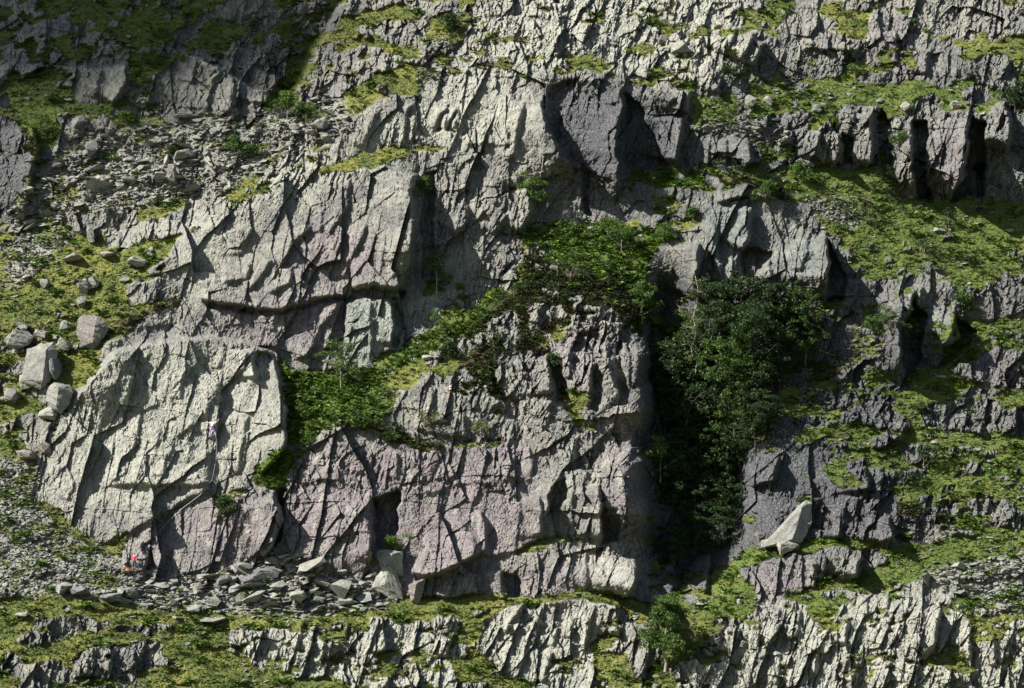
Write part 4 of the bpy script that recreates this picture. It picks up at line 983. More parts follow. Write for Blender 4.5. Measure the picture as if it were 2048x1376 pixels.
def small_stone(u, v, size, r):
    t = stone_np[r.randrange(len(stone_np))]; M = np.array(stone_matrix(u, v, size, r), np.float32)
    tri.append((t.reshape(-1, 3) @ M[:3, :3].T + M[:3, 3]))
for poly, n1, n2, size, lab, key, palef, grp in FIELDS:
    for i in range(n1):
        u, v = poly_pick(poly, rnd)
        key2 = 'pale' if rnd.random() < palef else key
        o = bpy.data.objects.new('scree_stone', rnd.choice(LIBS[key2])); C.objects.link(o)
        o.matrix_world = stone_matrix(u, v, size * math.exp(rnd.gauss(.1, .35)), rnd)
        tag(o, lab, 'stone', grp)
    for i in range(n2):
        u, v = poly_pick(poly, rnd)
        small_stone(u + rnd.gauss(0, 8), v + rnd.gauss(0, 5), min(size * .75, 9 * math.exp(rnd.gauss(0, .45))), rnd)
# loose stones strewn over the grass between the outcrops
cand = np.argwhere((rockf < .3) & (U > 0) & (U < 2048) & (V > 0) & (V < 1376) & (lush < .2) & (heather < .3))
cl = fbm(X / 3, Z / 2, 900, 3)
for i in rnd.sample(range(len(cand)), 5200):
    a, b = cand[i]
    if cl[a, b] > .02: small_stone(US[b], VS[a], 6 * math.exp(rnd.gauss(0, .5)), rnd)
me = quick_mesh('scree', np.concatenate(tri), 3, M_stone)
tag(bpy.data.objects.new('scree', me), 'countless small stones of the scree fields and the loose rocks in the grass', 'scree', kind='stuff')
C.objects.link(bpy.data.objects[-1] if False else [o for o in bpy.data.objects if o.data == me][0])

# ------------------------------------------------------------------ trees
def tube(path, radii, n=6):
    vs, fs = [], []
    for k, (p, r) in enumerate(zip(path, radii)):
        d = (path[min(k + 1, len(path) - 1)] - path[max(k - 1, 0)]).normalized()
        a = d.orthogonal().normalized(); b = d.cross(a)
        for i in range(n):
            t = 2 * math.pi * i / n; vs.append(p + (a * math.cos(t) + b * math.sin(t)) * r)
    for k in range(len(path) - 1):
        for i in range(n):
            fs.append((k * n + i, k * n + (i + 1) % n, (k + 1) * n + (i + 1) % n, (k + 1) * n + i))
    fs.append(tuple(range((len(path) - 1) * n, len(path) * n)))
    return vs, fs
def wood(seed, h, spread, rad, limbs, twigs=3, lean=0.0, start=.3, up=.6):
    r = random.Random(seed); V_, F_ = [], []
    def add(path, radii):
        v, f = tube(path, radii); b = len(V_); V_.extend(v); F_.extend([tuple(i + b for i in q) for q in f])
    trunk = [Vector((lean * t * t * h + r.gauss(0, .02) * h * (t > 0), r.gauss(0, .02) * h * (t > 0), t * h)) for t in [i / 7 for i in range(8)]]
    add(trunk, [rad * (1.25 - t) for t in [i / 7 for i in range(8)]])
    tips = [trunk[-1]]
    for i in range(limbs):
        t = start + (1 - start) * (i + r.random()) / limbs * .95
        k = min(int(t * 7), 6); p0 = trunk[k].lerp(trunk[k + 1], t * 7 - k)
        an = i * 2.4 + r.gauss(0, .4); L = spread * (1.1 - .55 * t) * r.uniform(.7, 1.15)
        dv = Vector((math.cos(an), math.sin(an), up * r.uniform(.4, 1.4)))
        path = [p0 + dv * L * s + Vector((r.gauss(0, .05), r.gauss(0, .05), -.12 * s * s + r.gauss(0, .04))) * L for s in (0, .3, .6, 1)]
        path[0] = p0
        rr = rad * (.62 - .35 * t)
        add(path, [rr, rr * .7, rr * .45, rr * .18]); tips.append(path[-1]); tips.append(path[2])
        for j in range(twigs):
            q0 = path[1].lerp(path[3], r.random()); d2 = Vector((r.gauss(0, 1), r.gauss(0, 1), r.gauss(.3, .7))).normalized() * L * r.uniform(.25, .5)
            q1 = q0 + d2 * .5 + Vector((0, 0, r.gauss(0, .05) * L)); q2 = q0 + d2
            add([q0, q1, q2], [rr * .3, rr * .2, rr * .08]); tips.append(q2)
    return V_, F_, tips
def crown_mesh(seed, tips, n_clump, n_leaf, rc, leaf, mat, squash=.6):
    r = np.random.RandomState(seed)
    T = np.array([t[:] for t in tips])
    c = T[r.randint(len(T), size=n_clump)] + r.normal(0, rc * .5, (n_clump, 3)) * [1, 1, squash]
    rad = rc * r.uniform(.5, 1.2, n_clump)
    N = n_clump * n_leaf
    d = r.normal(0, 1, (N, 3)); d /= np.linalg.norm(d, axis=1)[:, None]
    pos = np.repeat(c, n_leaf, 0) + d * (np.repeat(rad, n_leaf) * r.uniform(.4, 1, N) ** .5)[:, None] * [1, 1, squash]
    nrm = d * .5 + r.normal(0, .6, (N, 3)) + [0, 0, .5]; nrm /= np.linalg.norm(nrm, axis=1)[:, None]
    a = np.cross(nrm, r.normal(0, 1, (N, 3))); a /= np.linalg.norm(a, axis=1)[:, None]; b = np.cross(nrm, a)
    s = leaf * r.uniform(.6, 1.4, N)[:, None]
    q = np.stack([pos - a * s, pos + b * s * .45, pos + a * s, pos - b * s * .45], 1)
    return quick_mesh('crown', q.reshape(-1, 3), 4, mat)
def make_tree(seed, h, spread, kind, lean=0.0):
    """kind: (limbs, trunk radius, clumps, leaves per clump, clump radius, leaf size, leaf material, bark, start, up)"""
    limbs, rad, nc, nl, rc, ls, lm, bk, start, up = kind
    V_, F_, tips = wood(seed, h, spread, rad, limbs, 11 if bk is M_twig else 3, lean, start, up)
    return V_, F_, (crown_mesh(seed, tips, nc, nl, rc, ls, lm) if nc else None), bk
def plant_tree(name, u, v, me_data, label, cat, group=None, scale=1, front=0.0, rot=0.0, children=('trunk', 'crown')):
    V_, F_, cm, bk = me_data
    root = empty(name, at(u, v, front)); root.rotation_euler = (0, 0, rot); root.scale = (scale,) * 3
    t = mesh_obj(children[0], V_, F_, bk, root, True)
    if cm: c = bpy.data.objects.new(children[1], cm); C.objects.link(c); c.parent = root
    return tag(root, label, cat, group)
K = .0455
def T(u, v, hpx, wpx, label, style, lean=0.0, seed=None, name=None, cat='tree', front=.3, group=None, dens=1.0):
    h = hpx * K; w = wpx * K / 2; sd_ = seed or int(u * 7 + v)
    st = {
     'birch':  (9, .04, int(70 * dens), 36, .42, .085, M_leaf, M_pale, .25, .8),
     'fresh':  (10, .05, int(60 * dens), 40, .45, .09, M_leaf2, M_bark, .2, .8),
     'green':  (12, .07, int(90 * dens), 46, .55, .10, M_leaf, M_bark, .2, .6),
     'dark':   (12, .08, int(110 * dens), 46, .55, .10, M_leafd, M_barkd, .15, .6),
     'yellow': (9, .035, int(34 * dens), 26, .35, .075, M_leafy, M_bark, .1, .8),
     'bare':   (14, .03, 0, 0, .3, .08, M_leafy, M_twig, .1, .5),
     'sparse': (22, .04, int(110 * dens), 16, .5, .085, M_leafy, M_twig, .1, .2),
     'shrub':  (8, .03, int(50 * dens), 36, .4, .085, M_leaf, M_bark, .0, .7),
     'shrubf': (8, .03, int(50 * dens), 36, .4, .085, M_leaf2, M_bark, .0, .7),
     'shrubd': (8, .03, int(60 * dens), 36, .4, .085, M_leafd, M_barkd, .0, .7)}[style]
    shr = style.startswith('shrub') or style == 'yellow'
    st = list(st); st[1] *= max(.5, h / 4)
    st[4] = min(st[4], w * .5 + .12)
    return plant_tree(name or ('shrub' if shr else 'tree'), u, v, make_tree(sd_, h * (.7 if shr else .88), w * 1.0, st, lean), label, cat, group, front=front)

T(682,778,104,86,'young light green tree at the foot of the teal wall','fresh')
T(873,588,96,56,'slender birch on the ledge right of the big wall','birch')
T(1062,432,84,70,'flat topped little tree with a bare stem below the pale buttress','fresh',seed=3)
T(846,402,52,26,'wisp of a tree growing from a crack in the big wall','birch',dens=.5)
T(1283,648,96,70,'rowan with a bare white stem on the rim of the gully','green',seed=5)
T(1242,508,56,60,'grey stemmed sapling in the upper ferns','birch',dens=.8)
T(1328,485,48,40,'light bush between the fern ledge and the whitish block','shrubf',cat='bush')
T(1215,470,40,70,'leafy bush at the left of the upper fern ledge','shrubf',cat='bush')
T(1140,562,40,46,'bare white forked sapling in the heather','bare',lean=.3,name='dead_tree',cat='dead tree')
T(1392,745,225,90,'tall half bare tree with grey twigs against the gully','sparse',name='tree',cat='tree',front=3.0,seed=11)
T(1372,850,80,100,'bleached leafless bush leaning out of the gully trees','bare',lean=.5,name='dead_tree',cat='dead tree',front=3.5,seed=8)
T(575,240,66,50,'tree at the ridge foot beside the shaded far crag','fresh',seed=21)
T(612,250,56,76,'light open shrub on the ridge above the scree','shrubf',cat='bush')
T(350,312,30,24,'small dark shrub standing in the upper scree','shrubd',cat='bush')
T(468,308,40,50,'low green shrub on the pale fins in the scree','shrub',cat='bush')
T(495,315,26,44,'creeping shrub right of the pale fins in the scree','shrub',cat='bush')
T(90,280,60,56,'dark green bush above the black ivied crag','shrub',cat='bush')
T(255,245,24,36,'pale green sapling on the shaded ledge','shrubf',cat='bush')
T(282,185,56,62,'pale round shrub in the shaded upper left','shrub',cat='bush')
T(312,130,40,50,'dark green bush on top of the shaded crag','shrub',cat='bush')
T(1462,170,52,50,'dark bush wedged under the skyline heap','shrubd',cat='bush')
T(1600,365,50,40,'pale green bush below the upright blocks','shrubf',cat='bush')
T(1694,322,70,30,'bright green bush filling the gap between upright blocks','shrub',cat='bush')
T(1672,262,36,30,'little round bush on top of the upright blocks','shrub',cat='bush')
T(1775,385,60,70,'dark bush in the hollow left of the slotted pillars','shrubd',cat='bush')
T(1800,290,36,40,'green bush on the rib left of the slotted pillars','shrub',cat='bush')
T(2030,225,60,60,'dark tree at the right edge above the last pillar','dark',dens=.7)
T(1960,350,26,24,'dark bush in the cleft before the last pillar','shrubd',cat='bush')
T(1612,732,70,62,'small tree with a thin white stem right of the gully','birch',seed=31)
T(1775,665,60,60,'airy bush on the ribbed crag','shrub',cat='bush')
T(1748,665,30,40,'lower airy bush left of the one on the ribbed crag','shrub',cat='bush')
T(1925,625,54,46,'bush on the shoulder right of the ribbed crag','shrub',cat='bush')
T(1330,1345,150,92,'dark bushy tree leaning over the lowest band','green',lean=.06,front=1.2,seed=41,dens=4)
T(448,1030,40,36,'grey green juniper on the pink slab','shrubd',cat='bush')
T(785,1098,18,50,'tuft of fern on the grey block at the foot of the wall','shrubf',name='fern',cat='fern',front=.8)
T(860,862,34,56,'sparse yellow green shrub on the pale rounded slab','yellow',cat='bush')
T(962,872,34,40,'second sparse yellow shrub right of the first on the rounded slab','yellow',cat='bush')
T(1105,735,30,30,'dark little bush in the notch of the towers','shrubd',cat='bush')
T(900,712,34,30,'dark bush on the green ramp below the heather','shrubd',cat='bush')
T(1320,965,100,96,'bright green tree at the left mouth of the black gully','fresh',seed=51,front=1.5)
T(1345,700,60,36,'thin tree hugging the gully wall under the rowan','green',dens=.5)
T(1490,880,50,60,'pale twiggy shrub at the right rim of the gully','yellow',cat='bush')
T(1385,440,30,34,'bush under the roof of the blue grey crag','shrub',cat='bush')
T(1530,395,34,44,'green bush on the ledge of the shoulder','shrub',cat='bush')
T(900,60,40,30,'green shrub in the little skyline gully','shrubd',cat='bush')
GT = [(1482,655,110,120),(1545,655,100,120),(1600,668,94,100),(1440,715,120,110),(1510,735,120,130),(1570,740,90,90),(1390,790,130,120),(1448,800,130,120),(1410,860,130,130),
 (1500,815,110,120),(1430,930,120,120),(1352,820,120,90),(1470,880,110,90),(1375,930,120,90),(1390,1030,110,90),(1345,1040,100,70),(1430,1020,100,80),(1350,1130,80,70),(1460,960,90,80),
 (1515,690,100,110),(1420,640,90,90),(1545,780,80,100),(1475,770,110,110),(1360,870,110,100),(1455,840,110,110),(1330,760,90,70),(1400,960,110,100),(1380,720,110,90),(1530,850,70,80),(1340,960,90,70),(1480,935,90,100),(1440,1090,80,80),(1390,1110,90,90),(1330,880,120,80),(1510,900,80,80),(1575,700,90,90),(1625,690,70,70),(1460,1040,80,70),(1340,820,120,90),(1585,650,80,80),(1410,770,120,110),(1500,860,90,100)]
where = ['uppermost','second','third','fourth','fifth','sixth','seventh','eighth','ninth','tenth']
protos = []
gt_style = (13, .07, 105, 42, .50, .12, M_leaf, M_barkd, .05, .6)
gt_style2 = (13, .07, 105, 42, .50, .12, M_leafd, M_barkd, .05, .6)
for i, (u, v, hp, wp) in enumerate(GT):
    if i < 5:
        h = 110 * K; md = make_tree(700 + i, h * .88, 2.5, gt_style if i == 2 else gt_style2)
        o = plant_tree('tree', u, v, md, 'x', 'tree', front=1.0); protos.append(o)
    else:
        o = copy_tree(protos[i % 5 if v < 900 else 3]); o.location = at(u, v, .6 + rnd.random() * 1.6)
    s_ = hp / 110 * rnd.uniform(.92, 1.1); o.scale = (s_ * wp / hp * 1.05, s_, s_); o.rotation_euler = (0, 0, rnd.uniform(0, 6.28))
    tag(o, 'leafy tree crowded among the others in the wooded gully', 'tree', 'trees crowded in the gully')
def fallen(u, v, L, ang, label, seed):
    V_, F_, tips = wood(seed, L, L * .35, .045, 7, 2, .2, .3, .5)
    root = plant_tree('fallen_branch', u, v, (V_, F_, None, M_pale), label, 'branch', front=.25, children=('branch_wood', ''))
    root.rotation_euler = (0, ang, 0)
fallen(1680, 395, 3.6, 1.5, 'white dead branch lying above the right meadow', 61)
fallen(1690, 400, 2.2, 1.9, 'shorter white dead branch crossing the one above the right meadow', 62)
fallen(1638, 700, 2.0, 1.75, 'bleached branches on the ledge right of the gully', 63)
fallen(1498, 575, 2.2, 1.1, 'dark twig slanting across the blue grey crag', 64)

sh_protos = []
def dot_shrubs(mask, n, style, label, group, r, lo, hi):
    idx = np.argwhere(mask & (U > 20) & (U < 2030) & (V > 20) & (V < 1360)); ps = []
    for k in range(n):
        a_, b_ = idx[r.randrange(len(idx))]
        if k < 3:
            limbs, rad, nc, nl, rc, ls, lm, bk, st_, up = style
            o = plant_tree('shrub', float(US[b_]), float(VS[a_]), make_tree(r.randrange(9999), 1.1, .75, (limbs, rad, nc, nl, rc, ls, lm, bk, st_, up)), 'x', 'bush', front=.1, children=('trunk', 'crown')); ps.append(o)
        else:
            o = copy_tree(ps[r.randrange(3)]); o.location = at(float(US[b_]), float(VS[a_]), .1)
        k_ = r.uniform(lo, hi); o.scale = (k_ * r.uniform(.9, 1.5), k_, k_ * r.uniform(.7, 1.2)); o.rotation_euler = (0, 0, r.uniform(0, 6.28))
        tag(o, label, 'bush', group)
rs = random.Random(77)
zone_r = (U > 1300) & (U < 1980) & (V > 330) & (V < 1080) & (rockf < .6)
dot_shrubs((lush > .3) & (rockf < .6), 24, (7, .02, 16, 24, .28, .075, M_leaf2, M_bark, .0, .8), 'small fresh green shrub standing out of the bracken', 'shrubs among the bracken', rs, .4, 1.1)
dot_shrubs((heather > .4) & (rockf < .6) & (U < 1400), 30, (7, .02, 16, 24, .28, .075, M_leafd, M_bark, .0, .8), 'small dark shrub in the brown heather', 'shrubs in the heather', rs, .5, 1.2)
dot_shrubs(zone_r, 44, (7, .02, 16, 24, .28, .075, M_leafd, M_bark, .0, .8), 'small dark shrub on the broken slope right of the gully', 'shrubs on the right slope', rs, .5, 1.5)
dot_shrubs((V < 300) & (rockf < .6) & (scree < .3), 26, (7, .02, 16, 24, .28, .075, M_leaf, M_bark, .0, .8), 'little green shrub on the upper ledges', 'shrubs on the upper ledges', rs, .4, 1.0)
# ------------------------------------------------------------------ ground cover: fern, heather, grass tufts
def cover(polys_mask, n, size, blades, mat, name, label, seed, up=1.0, width=.16):
    r = np.random.RandomState(seed)
    idx = np.argwhere(polys_mask); idx = idx[r.randint(len(idx), size=n)]
    base = P[idx[:, 0] + r_off, idx[:, 1] + c_off] + r.normal(0, .03, (n, 3))
    n2 = n * blades
    b = np.repeat(base, blades, 0); th = r.uniform(0, 2 * np.pi, n2); sz = np.repeat(size * r.uniform(.5, 1.4, n), blades) * r.uniform(.6, 1.2, n2)
    dirv = np.stack([np.cos(th), np.sin(th) - .25, up * r.uniform(.5, 1.4, n2)], 1); dirv /= np.linalg.norm(dirv, axis=1)[:, None]
    side = np.cross(dirv, r.normal(0, 1, (n2, 3))); side /= np.linalg.norm(side, axis=1)[:, None]
    mid = b + dirv * (sz * .55)[:, None]; tip = b + dirv * sz[:, None] - np.array([0, 0, 1]) * (sz * .3)[:, None]
    w = (sz * width)[:, None]
    q = np.stack([b, mid + side * w, tip, mid - side * w], 1)
    me = quick_mesh(name, q.reshape(-1, 3), 4, mat)
    o = bpy.data.objects.new(name, me); C.objects.link(o)
    return tag(o, label, name.replace('_', ' '), kind='stuff')
soft = rockf < .5
inview = (U > -60) & (U < 2108) & (V > -60) & (V < 1436)
cn = fbm(X / 1.1, Z / .7, 970, 4, .6)
lu = (lush + cn * 1.5 > .52) & soft; he = (heather + cn * 1.3 > .60) & soft & inview & ~lu
cover(lu, 6500, .42, 10, M_fern, 'bracken', 'bright green bracken on the ledges and the central ramp', 1, .9, .16)
cover(lu, 1500, .75, 16, M_leaf, 'undergrowth', 'darker bilberry and scrub mixed into the bracken', 11, .9, .10)
cover(he, 9000, .26, 9, M_heath, 'heather', 'dark brown heather between the pale rocks', 2, 1.3, .14)
cover(he, 3200, .30, 8, M_leaf, 'bilberry', 'low green bilberry among the heather', 12, 1.2, .14)
cover(soft & inview & ~lu & ~he & (scree < .5), 42000, .24, 5, M_grass, 'grass', 'short tufted grass on the slopes and ledges', 3, 1.6, .10)
cover(soft & inview & ~lu & ~he & (scree < .5) & (cn > .16), 3200, .38, 12, M_rush, 'rushes', 'taller dark green tussocks in the grass', 13, 1.6, .07)
mossy = (fbm(X / 1.2, Z / .7, 950, 3) > .22) & (rockf > .2) & (rockf < .9) & inview
cover(mossy, 9000, .26, 7, M_heath, 'moss', 'dark heather and moss fringing the rock edges', 4, 1.0, .18)

# ------------------------------------------------------------------ people
def skin(name, joints, edges, mat, parent, sub=2, root_i=0):
    me = bpy.data.meshes.new(name); me.from_pydata([j[0] for j in joints], edges, []); me.update(); me.materials.append(mat)
    o = bpy.data.objects.new(name, me); C.objects.link(o); o.parent = parent
    sk = o.modifiers.new('skin', 'SKIN'); sk.use_smooth_shade = True
    for d, j in zip(me.skin_vertices[0].data, joints):
        r_ = j[1] if isinstance(j[1], tuple) else (j[1], j[1]); d.radius = r_; d.use_root = False
    me.skin_vertices[0].data[root_i].use_root = True
    ss = o.modifiers.new('sub', 'SUBSURF'); ss.levels = 1; ss.render_levels = sub
    return o
def hand(J, E, wrist, d, side, nrm, curl=.5):
    """palm, four fingers and a thumb grown from the wrist joint"""
    d = Vector(d).normalized(); side = Vector(side).normalized(); nrm = Vector(nrm).normalized()
    w = Vector(J[wrist][0]); palm = len(J); J.append((w + d * .05, (.036, .017))); E.append((wrist, palm))
    for k, L in enumerate((.068, .078, .072, .056)):
        off = (k - 1.5) * .019; k0 = len(J)
        J.append((w + d * .085 + side * off, .0095)); J.append((w + d * (.085 + L * .55) + side * off + nrm * L * .15 * curl, .0085))
        J.append((w + d * (.085 + L * (.95 - .3 * curl)) + side * off + nrm * L * .6 * curl, .0075))
        E += [(palm, k0), (k0, k0 + 1), (k0 + 1, k0 + 2)]
    k0 = len(J); J.append((w + d * .04 - side * .035, .012)); J.append((w + d * .075 - side * .055 + nrm * .012, .010)); E += [(palm, k0), (k0, k0 + 1)]
M_skin = flat_material('skin', (.50, .31, .22), .6, .1); M_hair = flat_material('hair', (.03, .02, .016))
def person(name, loc, yaw, pose, cloth, label, hat):
    """figure facing +Y (towards the rock); joints given in metres"""
    root = empty('person', loc); root.rotation_euler = (0, 0, yaw); tag(root, label, 'person')
    J = []; E = []
    idx = {}
    def j(n, p, r): idx[n] = len(J); J.append((Vector(p), r)); return idx[n]
    for n in ('pelvis', 'waist', 'chest', 'neck', 'head', 'crown', 'shl', 'ell', 'wrl', 'shr', 'elr', 'wrr', 'hpl', 'knl', 'anl', 'tol', 'hpr', 'knr', 'anr', 'tor'):
        r_ = {'pelvis': (.145, .10), 'waist': (.125, .09), 'chest': (.16, .105), 'neck': .052, 'head': (.078, .095), 'crown': (.07, .085), 'shl': .055, 'shr': .055, 'ell': .04, 'elr': .04,
              'wrl': (.028, .022), 'wrr': (.028, .022), 'hpl': .082, 'hpr': .082, 'knl': .055, 'knr': .055, 'anl': .037, 'anr': .037, 'tol': .03, 'tor': .03}[n]
        j(n, pose[n], r_)
    for a, b in (('pelvis', 'waist'), ('waist', 'chest'), ('chest', 'neck'), ('neck', 'head'), ('head', 'crown'), ('chest', 'shl'), ('shl', 'ell'), ('ell', 'wrl'), ('chest', 'shr'), ('shr', 'elr'), ('elr', 'wrr'),
                 ('pelvis', 'hpl'), ('hpl', 'knl'), ('knl', 'anl'), ('anl', 'tol'), ('pelvis', 'hpr'), ('hpr', 'knr'), ('knr', 'anr'), ('anr', 'tor')): E.append((idx[a], idx[b]))
    for s in 'lr':
        w = J[idx['wr' + s]][0]; e_ = J[idx['el' + s]][0]; d = (w - e_).normalized()
        sd2 = d.cross(Vector((0, 1, 0))); sd2 = sd2 if sd2.length > .2 else Vector((0, 0, 1))
        hand(J, E, idx['wr' + s], d, sd2, (0, .6, -.5), .8)
    hd = J[idx['head']][0]; k0 = len(J); J.append((hd + Vector((0, .105, -.005)), .014)); E.append((idx['head'], k0))      # nose
    for sx in (-1, 1): k0 = len(J); J.append((hd + Vector((sx * .085, .0, .0)), .016)); E.append((idx['head'], k0))              # ears
    body = skin('body', J, E, M_skin, root, 1)
    def garment(nm, names, edges, grow, mat):
        jj = [(Vector(pose[n]) if isinstance(n, str) else Vector(n[0]), tuple(x + grow for x in (r if isinstance(r, tuple) else (r, r)))) for n, r in names]
        return skin(nm, jj, edges, mat, root, 1)
    top, leg, shoe = cloth
    def mid(a, b, t): return Vector(pose[a]).lerp(Vector(pose[b]), t)
    garment('shirt', [((tuple(mid('pelvis', 'waist', .3)),), (.14, .10)), ('waist', (.13, .095)), ('chest', (.165, .11)), ((tuple(mid('chest', 'neck', .6)),), (.09, .07)),
        ('shl', .06), ((tuple(mid('shl', 'ell', .7)),), .052), ('shr', .06), ((tuple(mid('shr', 'elr', .7)),), .052)], [(0, 1), (1, 2), (2, 3), (2, 4), (4, 5), (2, 6), (6, 7)], .012, top)
    garment('trousers', [('pelvis', (.15, .11)), ('hpl', .088), ('knl', .06), ((tuple(mid('knl', 'anl', .9)),), .045), ('hpr', .088), ('knr', .06), ((tuple(mid('knr', 'anr', .9)),), .045), ('waist', (.125, .09))],
        [(0, 1), (1, 2), (2, 3), (0, 4), (4, 5), (5, 6), (0, 7)], .008, leg)
    for s in 'lr': garment('shoe', [('an' + s, .042), ((tuple(mid('an' + s, 'to' + s, .5)),), .045), ('to' + s, .04)], [(0, 1), (1, 2)], .008, shoe)
    if hat: garment('helmet', [((tuple(Vector(pose['crown']) + Vector((0, -.02, .0))),), (.10, .115)), ((tuple(Vector(pose['crown']) + Vector((0, -.01, .05))),), (.08, .09))], [(0, 1)], .01, hat)
    else: garment('hair', [((tuple(Vector(pose['head']) + Vector((0, -.03, .0))),), (.085, .085)), ((tuple(Vector(pose['crown']) + Vector((0, -.015, .03))),), (.08, .09))], [(0, 1)], .012, M_hair)
    hp = Vector(pose['pelvis'])
    harness = skin('harness', [(hp + Vector((math.cos(t) * .165, math.sin(t) * .125, .06)), .022) for t in [i * math.pi / 5 for i in range(10)]], [(i, (i + 1) % 10) for i in range(10)], M_strap, root, 1)
    return root
M_strap = flat_material('webbing', (.10, .10, .13)); M_white = flat_material('white_cloth', (.72, .70, .74), .7, .06); M_purple = flat_material('purple_cloth', (.40, .27, .58), .7, .1)
M_red = flat_material('red_cloth', (.75, .07, .13), .7, .12); M_greyc = flat_material('grey_cloth', (.085, .08, .10), .8, .2); M_helmet = flat_material('helmet_white', (.80, .80, .82), .35, .03)
M_shoe = flat_material('shoe', (.35, .30, .42), .6, .1); M_orange = flat_material('orange_cloth', (.75, .30, .06), .7, .15); M_rope = flat_material('rope', (.55, .55, .62), .7, .2)
climb = dict(pelvis=(-.05, 0, .90), waist=(-.02, 0, 1.06), chest=(.03, .0, 1.25), neck=(.07, .0, 1.42), head=(.10, .03, 1.54), crown=(.11, .03, 1.62),
    shl=(-.14, .0, 1.36), ell=(-.38, .06, 1.30), wrl=(-.62, .14, 1.36), shr=(.24, .0, 1.36), elr=(.42, .08, 1.42), wrr=(.50, .16, 1.62),
    hpl=(-.14, 0, .86), knl=(-.20, .08, .48), anl=(-.30, .02, .10), tol=(-.32, .14, .04), hpr=(.06, 0, .86), knr=(.22, .12, .50), anr=(.28, .02, .14), tor=(.28, .14, .10))
def front_of(u, v, r=14):
    return min(depth_at(u + a, v + b) for a in range(-r, r + 1, 4) for b in range(-r, r + 1, 4))
def at_d(u, v, d):
    p = ray_point(np.float64(u), np.float64(v), d); return Vector((float(p[0]), float(p[1]), float(p[2])))
cpos = at_d(425, 875, front_of(425, 860, 10) - .12)
person('person', cpos, 0, climb, (M_white, M_purple, M_shoe), 'climber in a white helmet, pale shirt and purple leggings reaching left on the pale slab', M_helmet)
stand = dict(pelvis=(0, 0, .93), waist=(0, 0, 1.08), chest=(0, .0, 1.27), neck=(0, .02, 1.46), head=(0, .03, 1.57), crown=(0, .01, 1.65),
    shl=(-.19, .0, 1.39), ell=(-.25, .06, 1.12), wrl=(-.17, .26, 1.05), shr=(.19, .0, 1.39), elr=(.26, .10, 1.16), wrr=(.16, .30, 1.22),
    hpl=(-.10, 0, .90), knl=(-.09, .03, .50), anl=(-.10, .0, .09), tol=(-.12, .16, .035), hpr=(.10, 0, .90), knr=(.12, .05, .50), anr=(.13, .04, .09), tor=(.16, .20, .035))
bpos = at_d(268, 1144, front_of(268, 1130, 12) - .15)
person('person', bpos, -.15, stand, (M_red, M_greyc, M_shoe), 'person in a red shirt and dark trousers belaying at the foot of the pink slab', None)
bun = empty('rucksack', at_d(901, 781, front_of(901, 778, 6) - .1)); tag(bun, 'tiny red and white bundle left on the heather above the pale rounded slab', 'rucksack')
for nm_, sc_, off_, mt_ in (('bag', (.30, .2, .34), (0, 0, .16), M_red), ('lid', (.26, .2, .14), (-.03, -.03, .36), M_white), ('pocket', (.18, .08, .18), (-.06, -.12, .12), M_white)):
    me = stone_mesh(900 + len(nm_), 1, 40); me.materials.append(mt_); o = bpy.data.objects.new(nm_, me); C.objects.link(o); o.parent = bun; o.scale = sc_; o.location = off_
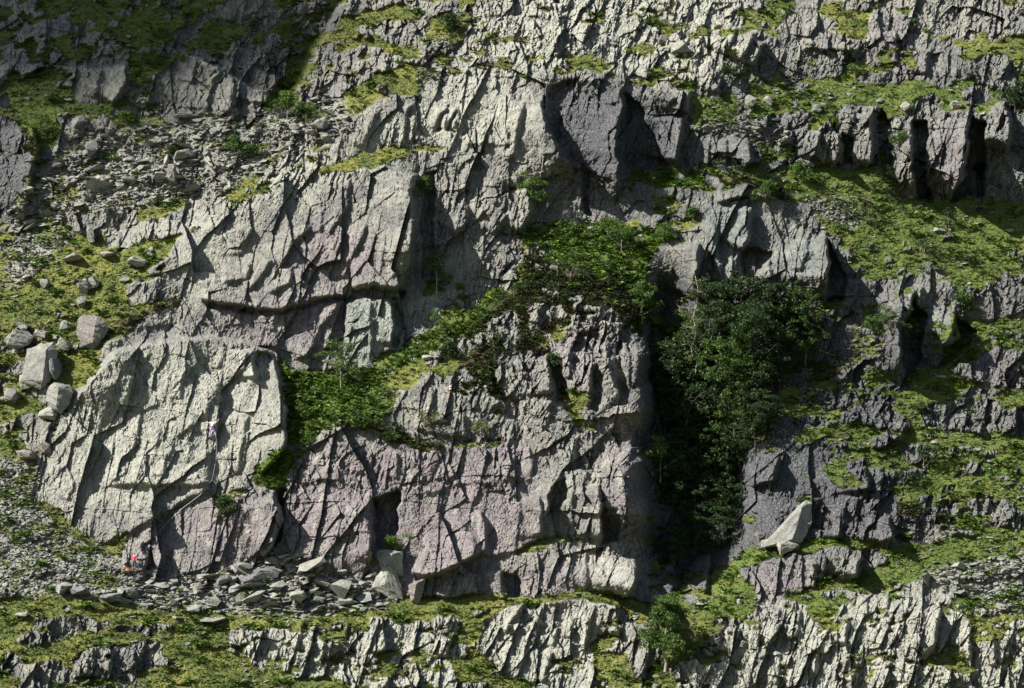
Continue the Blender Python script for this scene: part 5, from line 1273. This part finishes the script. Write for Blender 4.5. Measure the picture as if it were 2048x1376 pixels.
# rope from the climber's harness down the slab, and the orange rope bag
pts = [cpos + Vector((0, -.12, .9)), cpos + Vector((.25, -.1, .2))]
for u, v in ((434, 885), (432, 920), (424, 960), (400, 990), (360, 1020), (320, 1060), (290, 1100)): pts.append(at_d(u, v, front_of(u, v, 4) - .06))
pts.append(bpos + Vector((.05, .25, 1.0)))
v_, f_ = tube(pts, [.011] * len(pts)); tag(mesh_obj('rope', v_, f_, M_rope, None, True), 'thin climbing rope hanging down the slab from the climber', 'rope')
bm = bmesh.new()
rr_ = random.Random(3)
for k in range(46):
    t = k / 46 * 2 * math.pi * 5; bm.verts.new(Vector((math.cos(t) * (.22 + .05 * rr_.random()), math.sin(t) * (.16 + .04 * rr_.random()), .03 + .012 * (k % 9) + .05 * rr_.random())))
bm.free()
path = [Vector((math.cos(t) * (.24 - .003 * k + .03 * rr_.random()), math.sin(t) * .18, .03 + .0035 * k + .03 * rr_.random())) for k, t in enumerate([i * .55 for i in range(60)])]
v_, f_ = tube(path, [.022] * 60, 5)
bag = mesh_obj('rope_coil', v_, f_, M_orange, None, True); bag.location = at_d(256, 1142, front_of(256, 1142, 6) - .12)
tag(bag, 'heap of orange rope on the grass beside the person in red', 'rope')

# ------------------------------------------------------------------ the cloud that keeps the sun off the far upper left slope
tgt = at(150, 30)
right = Vector((SUN.y, -SUN.x, 0)).normalized(); upv = right.cross(SUN).normalized()
if upv.z < 0: upv = -upv
cc = tgt + SUN * 1400
bm = bmesh.new(); rc_ = random.Random(5)
for k in range(70):
    c = Vector((rc_.uniform(-70, 34), rc_.uniform(-8, 8), rc_.uniform(-6, 40))); 
    r0 = bmesh.ops.create_icosphere(bm, subdivisions=3, radius=rc_.uniform(6, 11), matrix=Matrix.Translation(c))
for v in bm.verts: v.co += v.co.normalized() * float(vnoise(np.array([v.co.x / 3]), np.array([v.co.z / 3 + v.co.y / 4]), 77)[0]) * 1.2
me = bpy.data.meshes.new('cloud'); bm.to_mesh(me); bm.free()
M_cloud = flat_material('cloud', (.85, .86, .88), 1, .03); me.materials.append(M_cloud)
cl_ = bpy.data.objects.new('cloud', me); C.objects.link(cl_)
CLX, CLZ = -12.0, 3.0
side_v = Vector((1, 0, 0)) - SUN * SUN.x; side_v.normalize(); up_v = SUN.cross(side_v); up_v = up_v if up_v.z > 0 else -up_v
Mx = Matrix((side_v, SUN.cross(side_v) * (1 if SUN.cross(side_v).z > 0 else -1), SUN)).transposed()
rotm = Matrix((side_v, SUN, up_v)).transposed().to_4x4()
cl_.matrix_world = Matrix.Translation(cc + side_v * CLX + up_v * CLZ) @ rotm
tag(cl_, kind='structure')
